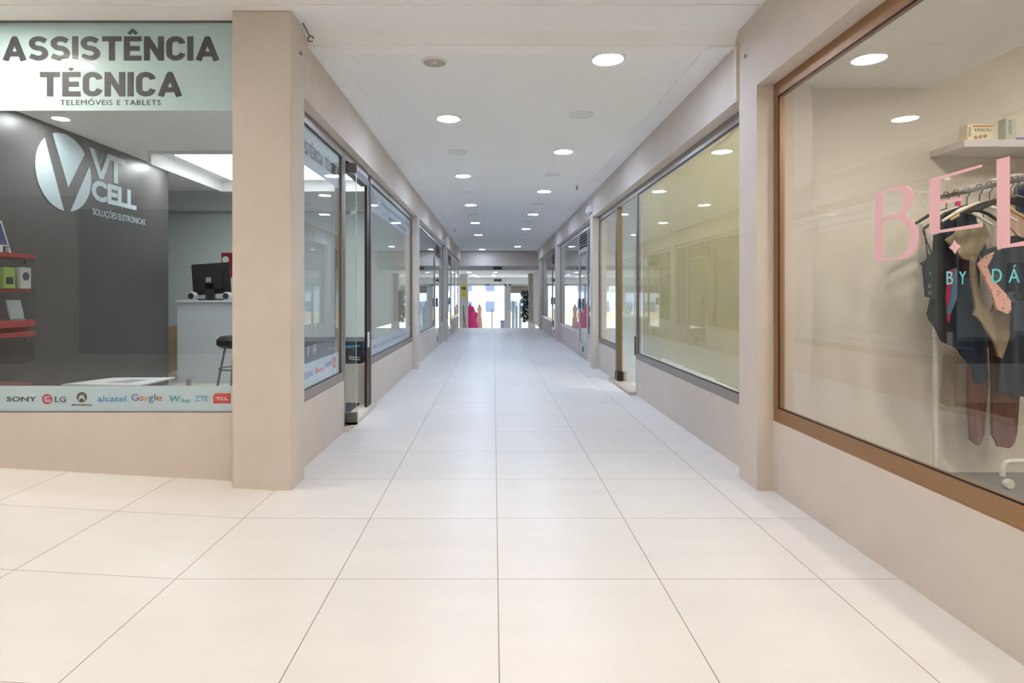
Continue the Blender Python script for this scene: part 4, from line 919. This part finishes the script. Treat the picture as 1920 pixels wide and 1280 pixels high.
# dresses on stands at the door
def dress(x, y, zt, w_, L_, m_, lab, lean=0):
    r = thing('dress_form', (x, y, ZH), lab, 'dress form')
    prof = [(0, 0), (.05*w_, -.01), (.16*w_, -.05), (.20*w_, -.14), (.17*w_, -.25), (.13*w_, -.40), (.20*w_, -.58), (.22*w_, -.9), (.24*w_, -L_), (0, -L_)]
    bm = lathe(bmesh.new(), prof, (x, y, zt), seg=24)
    for v in bm.verts:
        a = math.atan2(v.co.y-y, v.co.x-x); k = max(0, (zt-v.co.z-.5)); v.co.x += k*.05*math.sin(a*7)+lean*(zt-v.co.z); v.co.y = y+(v.co.y-y)*.7
    obj('garment', bm, m_, r, smooth=True)
    obj('neck_cap', lathe(bmesh.new(), [(0, .08), (.03, .07), (.035, .0), (.05, -.02), (0, -.02)], (x, y, zt), seg=16), mat('form_dark', (90, 80, 78), .5), r)
    obj('stand_pole', tube(bmesh.new(), [(x, y, zt-L_+.02), (x, y, ZH+.02)], .014, 8), STEEL, r)
    obj('stand_base', lathe(bmesh.new(), [(0, 0), (.13, 0), (.13, .012), (.02, .02), (0, .02)], (x, y, ZH+.002), seg=24), STEEL, r)
    return r
dress(-1.06, 26.4, .62, .95, 1.30, mat('magenta_dress', (205, 40, 110), .8), 'magenta dress on a stand at the street door, leftmost')
dress(-.88, 26.9, .34, .80, .9, mat('magenta_dress2', (200, 70, 130), .8), 'shorter magenta dress on a stand beside the tall one')
dress(-.66, 27.2, .58, .55, 1.25, mat('cream_dress', (216, 176, 150), .8), 'cream and orange dress on a stand at the street door')
# ground, kerb, building opposite
struct('ground', B((-40, 40, 28.2, 70, -1.2, ZH-.02)), mat('street_paving', (190, 180, 165), .8, var=.06), 'sunny street paving outside', 'ground')
bd = thing('building', (0, 46, ZH), 'pale building across the street seen through the doors', 'building')
obj('facade', B((-22, 22, 46, 52, ZH, 6.5)), mat('facade_pale', (166, 174, 194), .8), bd)
obj('plinth', B((-22, 22, 45.9, 46, ZH, -.2)), mat('facade_plinth', (196, 178, 150), .8), bd)
FW = mat('facade_glass', (84, 98, 122), .3)
for i in range(-8, 9):
    for z, h_ in ((-.15, .75), (1.45, .45), (3.0, 1.0)): obj('window', B((i*1.75-.62, i*1.75+.05, 45.86, 46.0, z, z+h_)), FW, bd)
# street things
pl = thing('planter', (.2, 27.2, ZH), 'grey cube bin just inside the street door', 'bin')
obj('bin_body', bevel(B((.30, .48, 26.9, 27.15, ZH+.001, -.10)), .01, 2), mat('bin_grey', (150, 160, 175), .6), pl); obj('bin_lid', bevel(B((.29, .49, 26.89, 27.16, -.10, -.07)), .006, 1), STEEL, pl)
bo = thing('bollard', (-.1, 31, ZH-.02), 'thin dark bollard on the pavement outside', 'bollard')
obj('bollard_post', tube(bmesh.new(), [(-.1, 31, ZH-.02), (-.1, 31, .35)], .03, 10), mat('bollard_dark', (60, 60, 60), .5), bo)
tr = thing('tree', (-5.5, 38, ZH-.02), 'leafy street tree across the pavement', 'tree')
obj('trunk', tube(bmesh.new(), [(-5.5, 38, ZH-.02), (-5.4, 38, 1.4), (-5.5, 38.1, 2.2)], [.16, .12, .08], 10), mat('bark', (110, 90, 70), .9), tr)
bm = bmesh.new()
for k in range(9): leaves(bm, (-5.5+random.uniform(-1, 1), 38+random.uniform(-1, 1), 2.4+random.uniform(-.6, 1.2)), 120, .6, .6, .5, .22)
obj('foliage', bm, mat('tree_leaf', (120, 165, 70), .7, var=.2, vscale=2), tr)
# display racks in the neighbouring shop seen through the right street pane
for i, (x, h_) in enumerate(((.95, .8), (1.12, .55), (1.32, .7))):
    q = thing('display_stand', (x, 29.2+i*.3, ZH-.02), ('tall grey display stand outside the right street pane', 'short grey display stand outside the right street pane', 'medium grey display stand nearest the column outside')[i], 'display stand')
    obj('stand_body', bevel(B((x-.07, x+.07, 29.1+i*.3, 29.25+i*.3, ZH-.02, h_)), .01, 1), mat('stand_body_grey', (140, 146, 156), .5), q)
    obj('stand_foot', B((x-.11, x+.11, 29.05+i*.3, 29.30+i*.3, ZH-.02, ZH+.02)), STEEL, q)

# tidy helper properties
for o in bpy.data.objects:
    if '_o' in o: del o['_o']
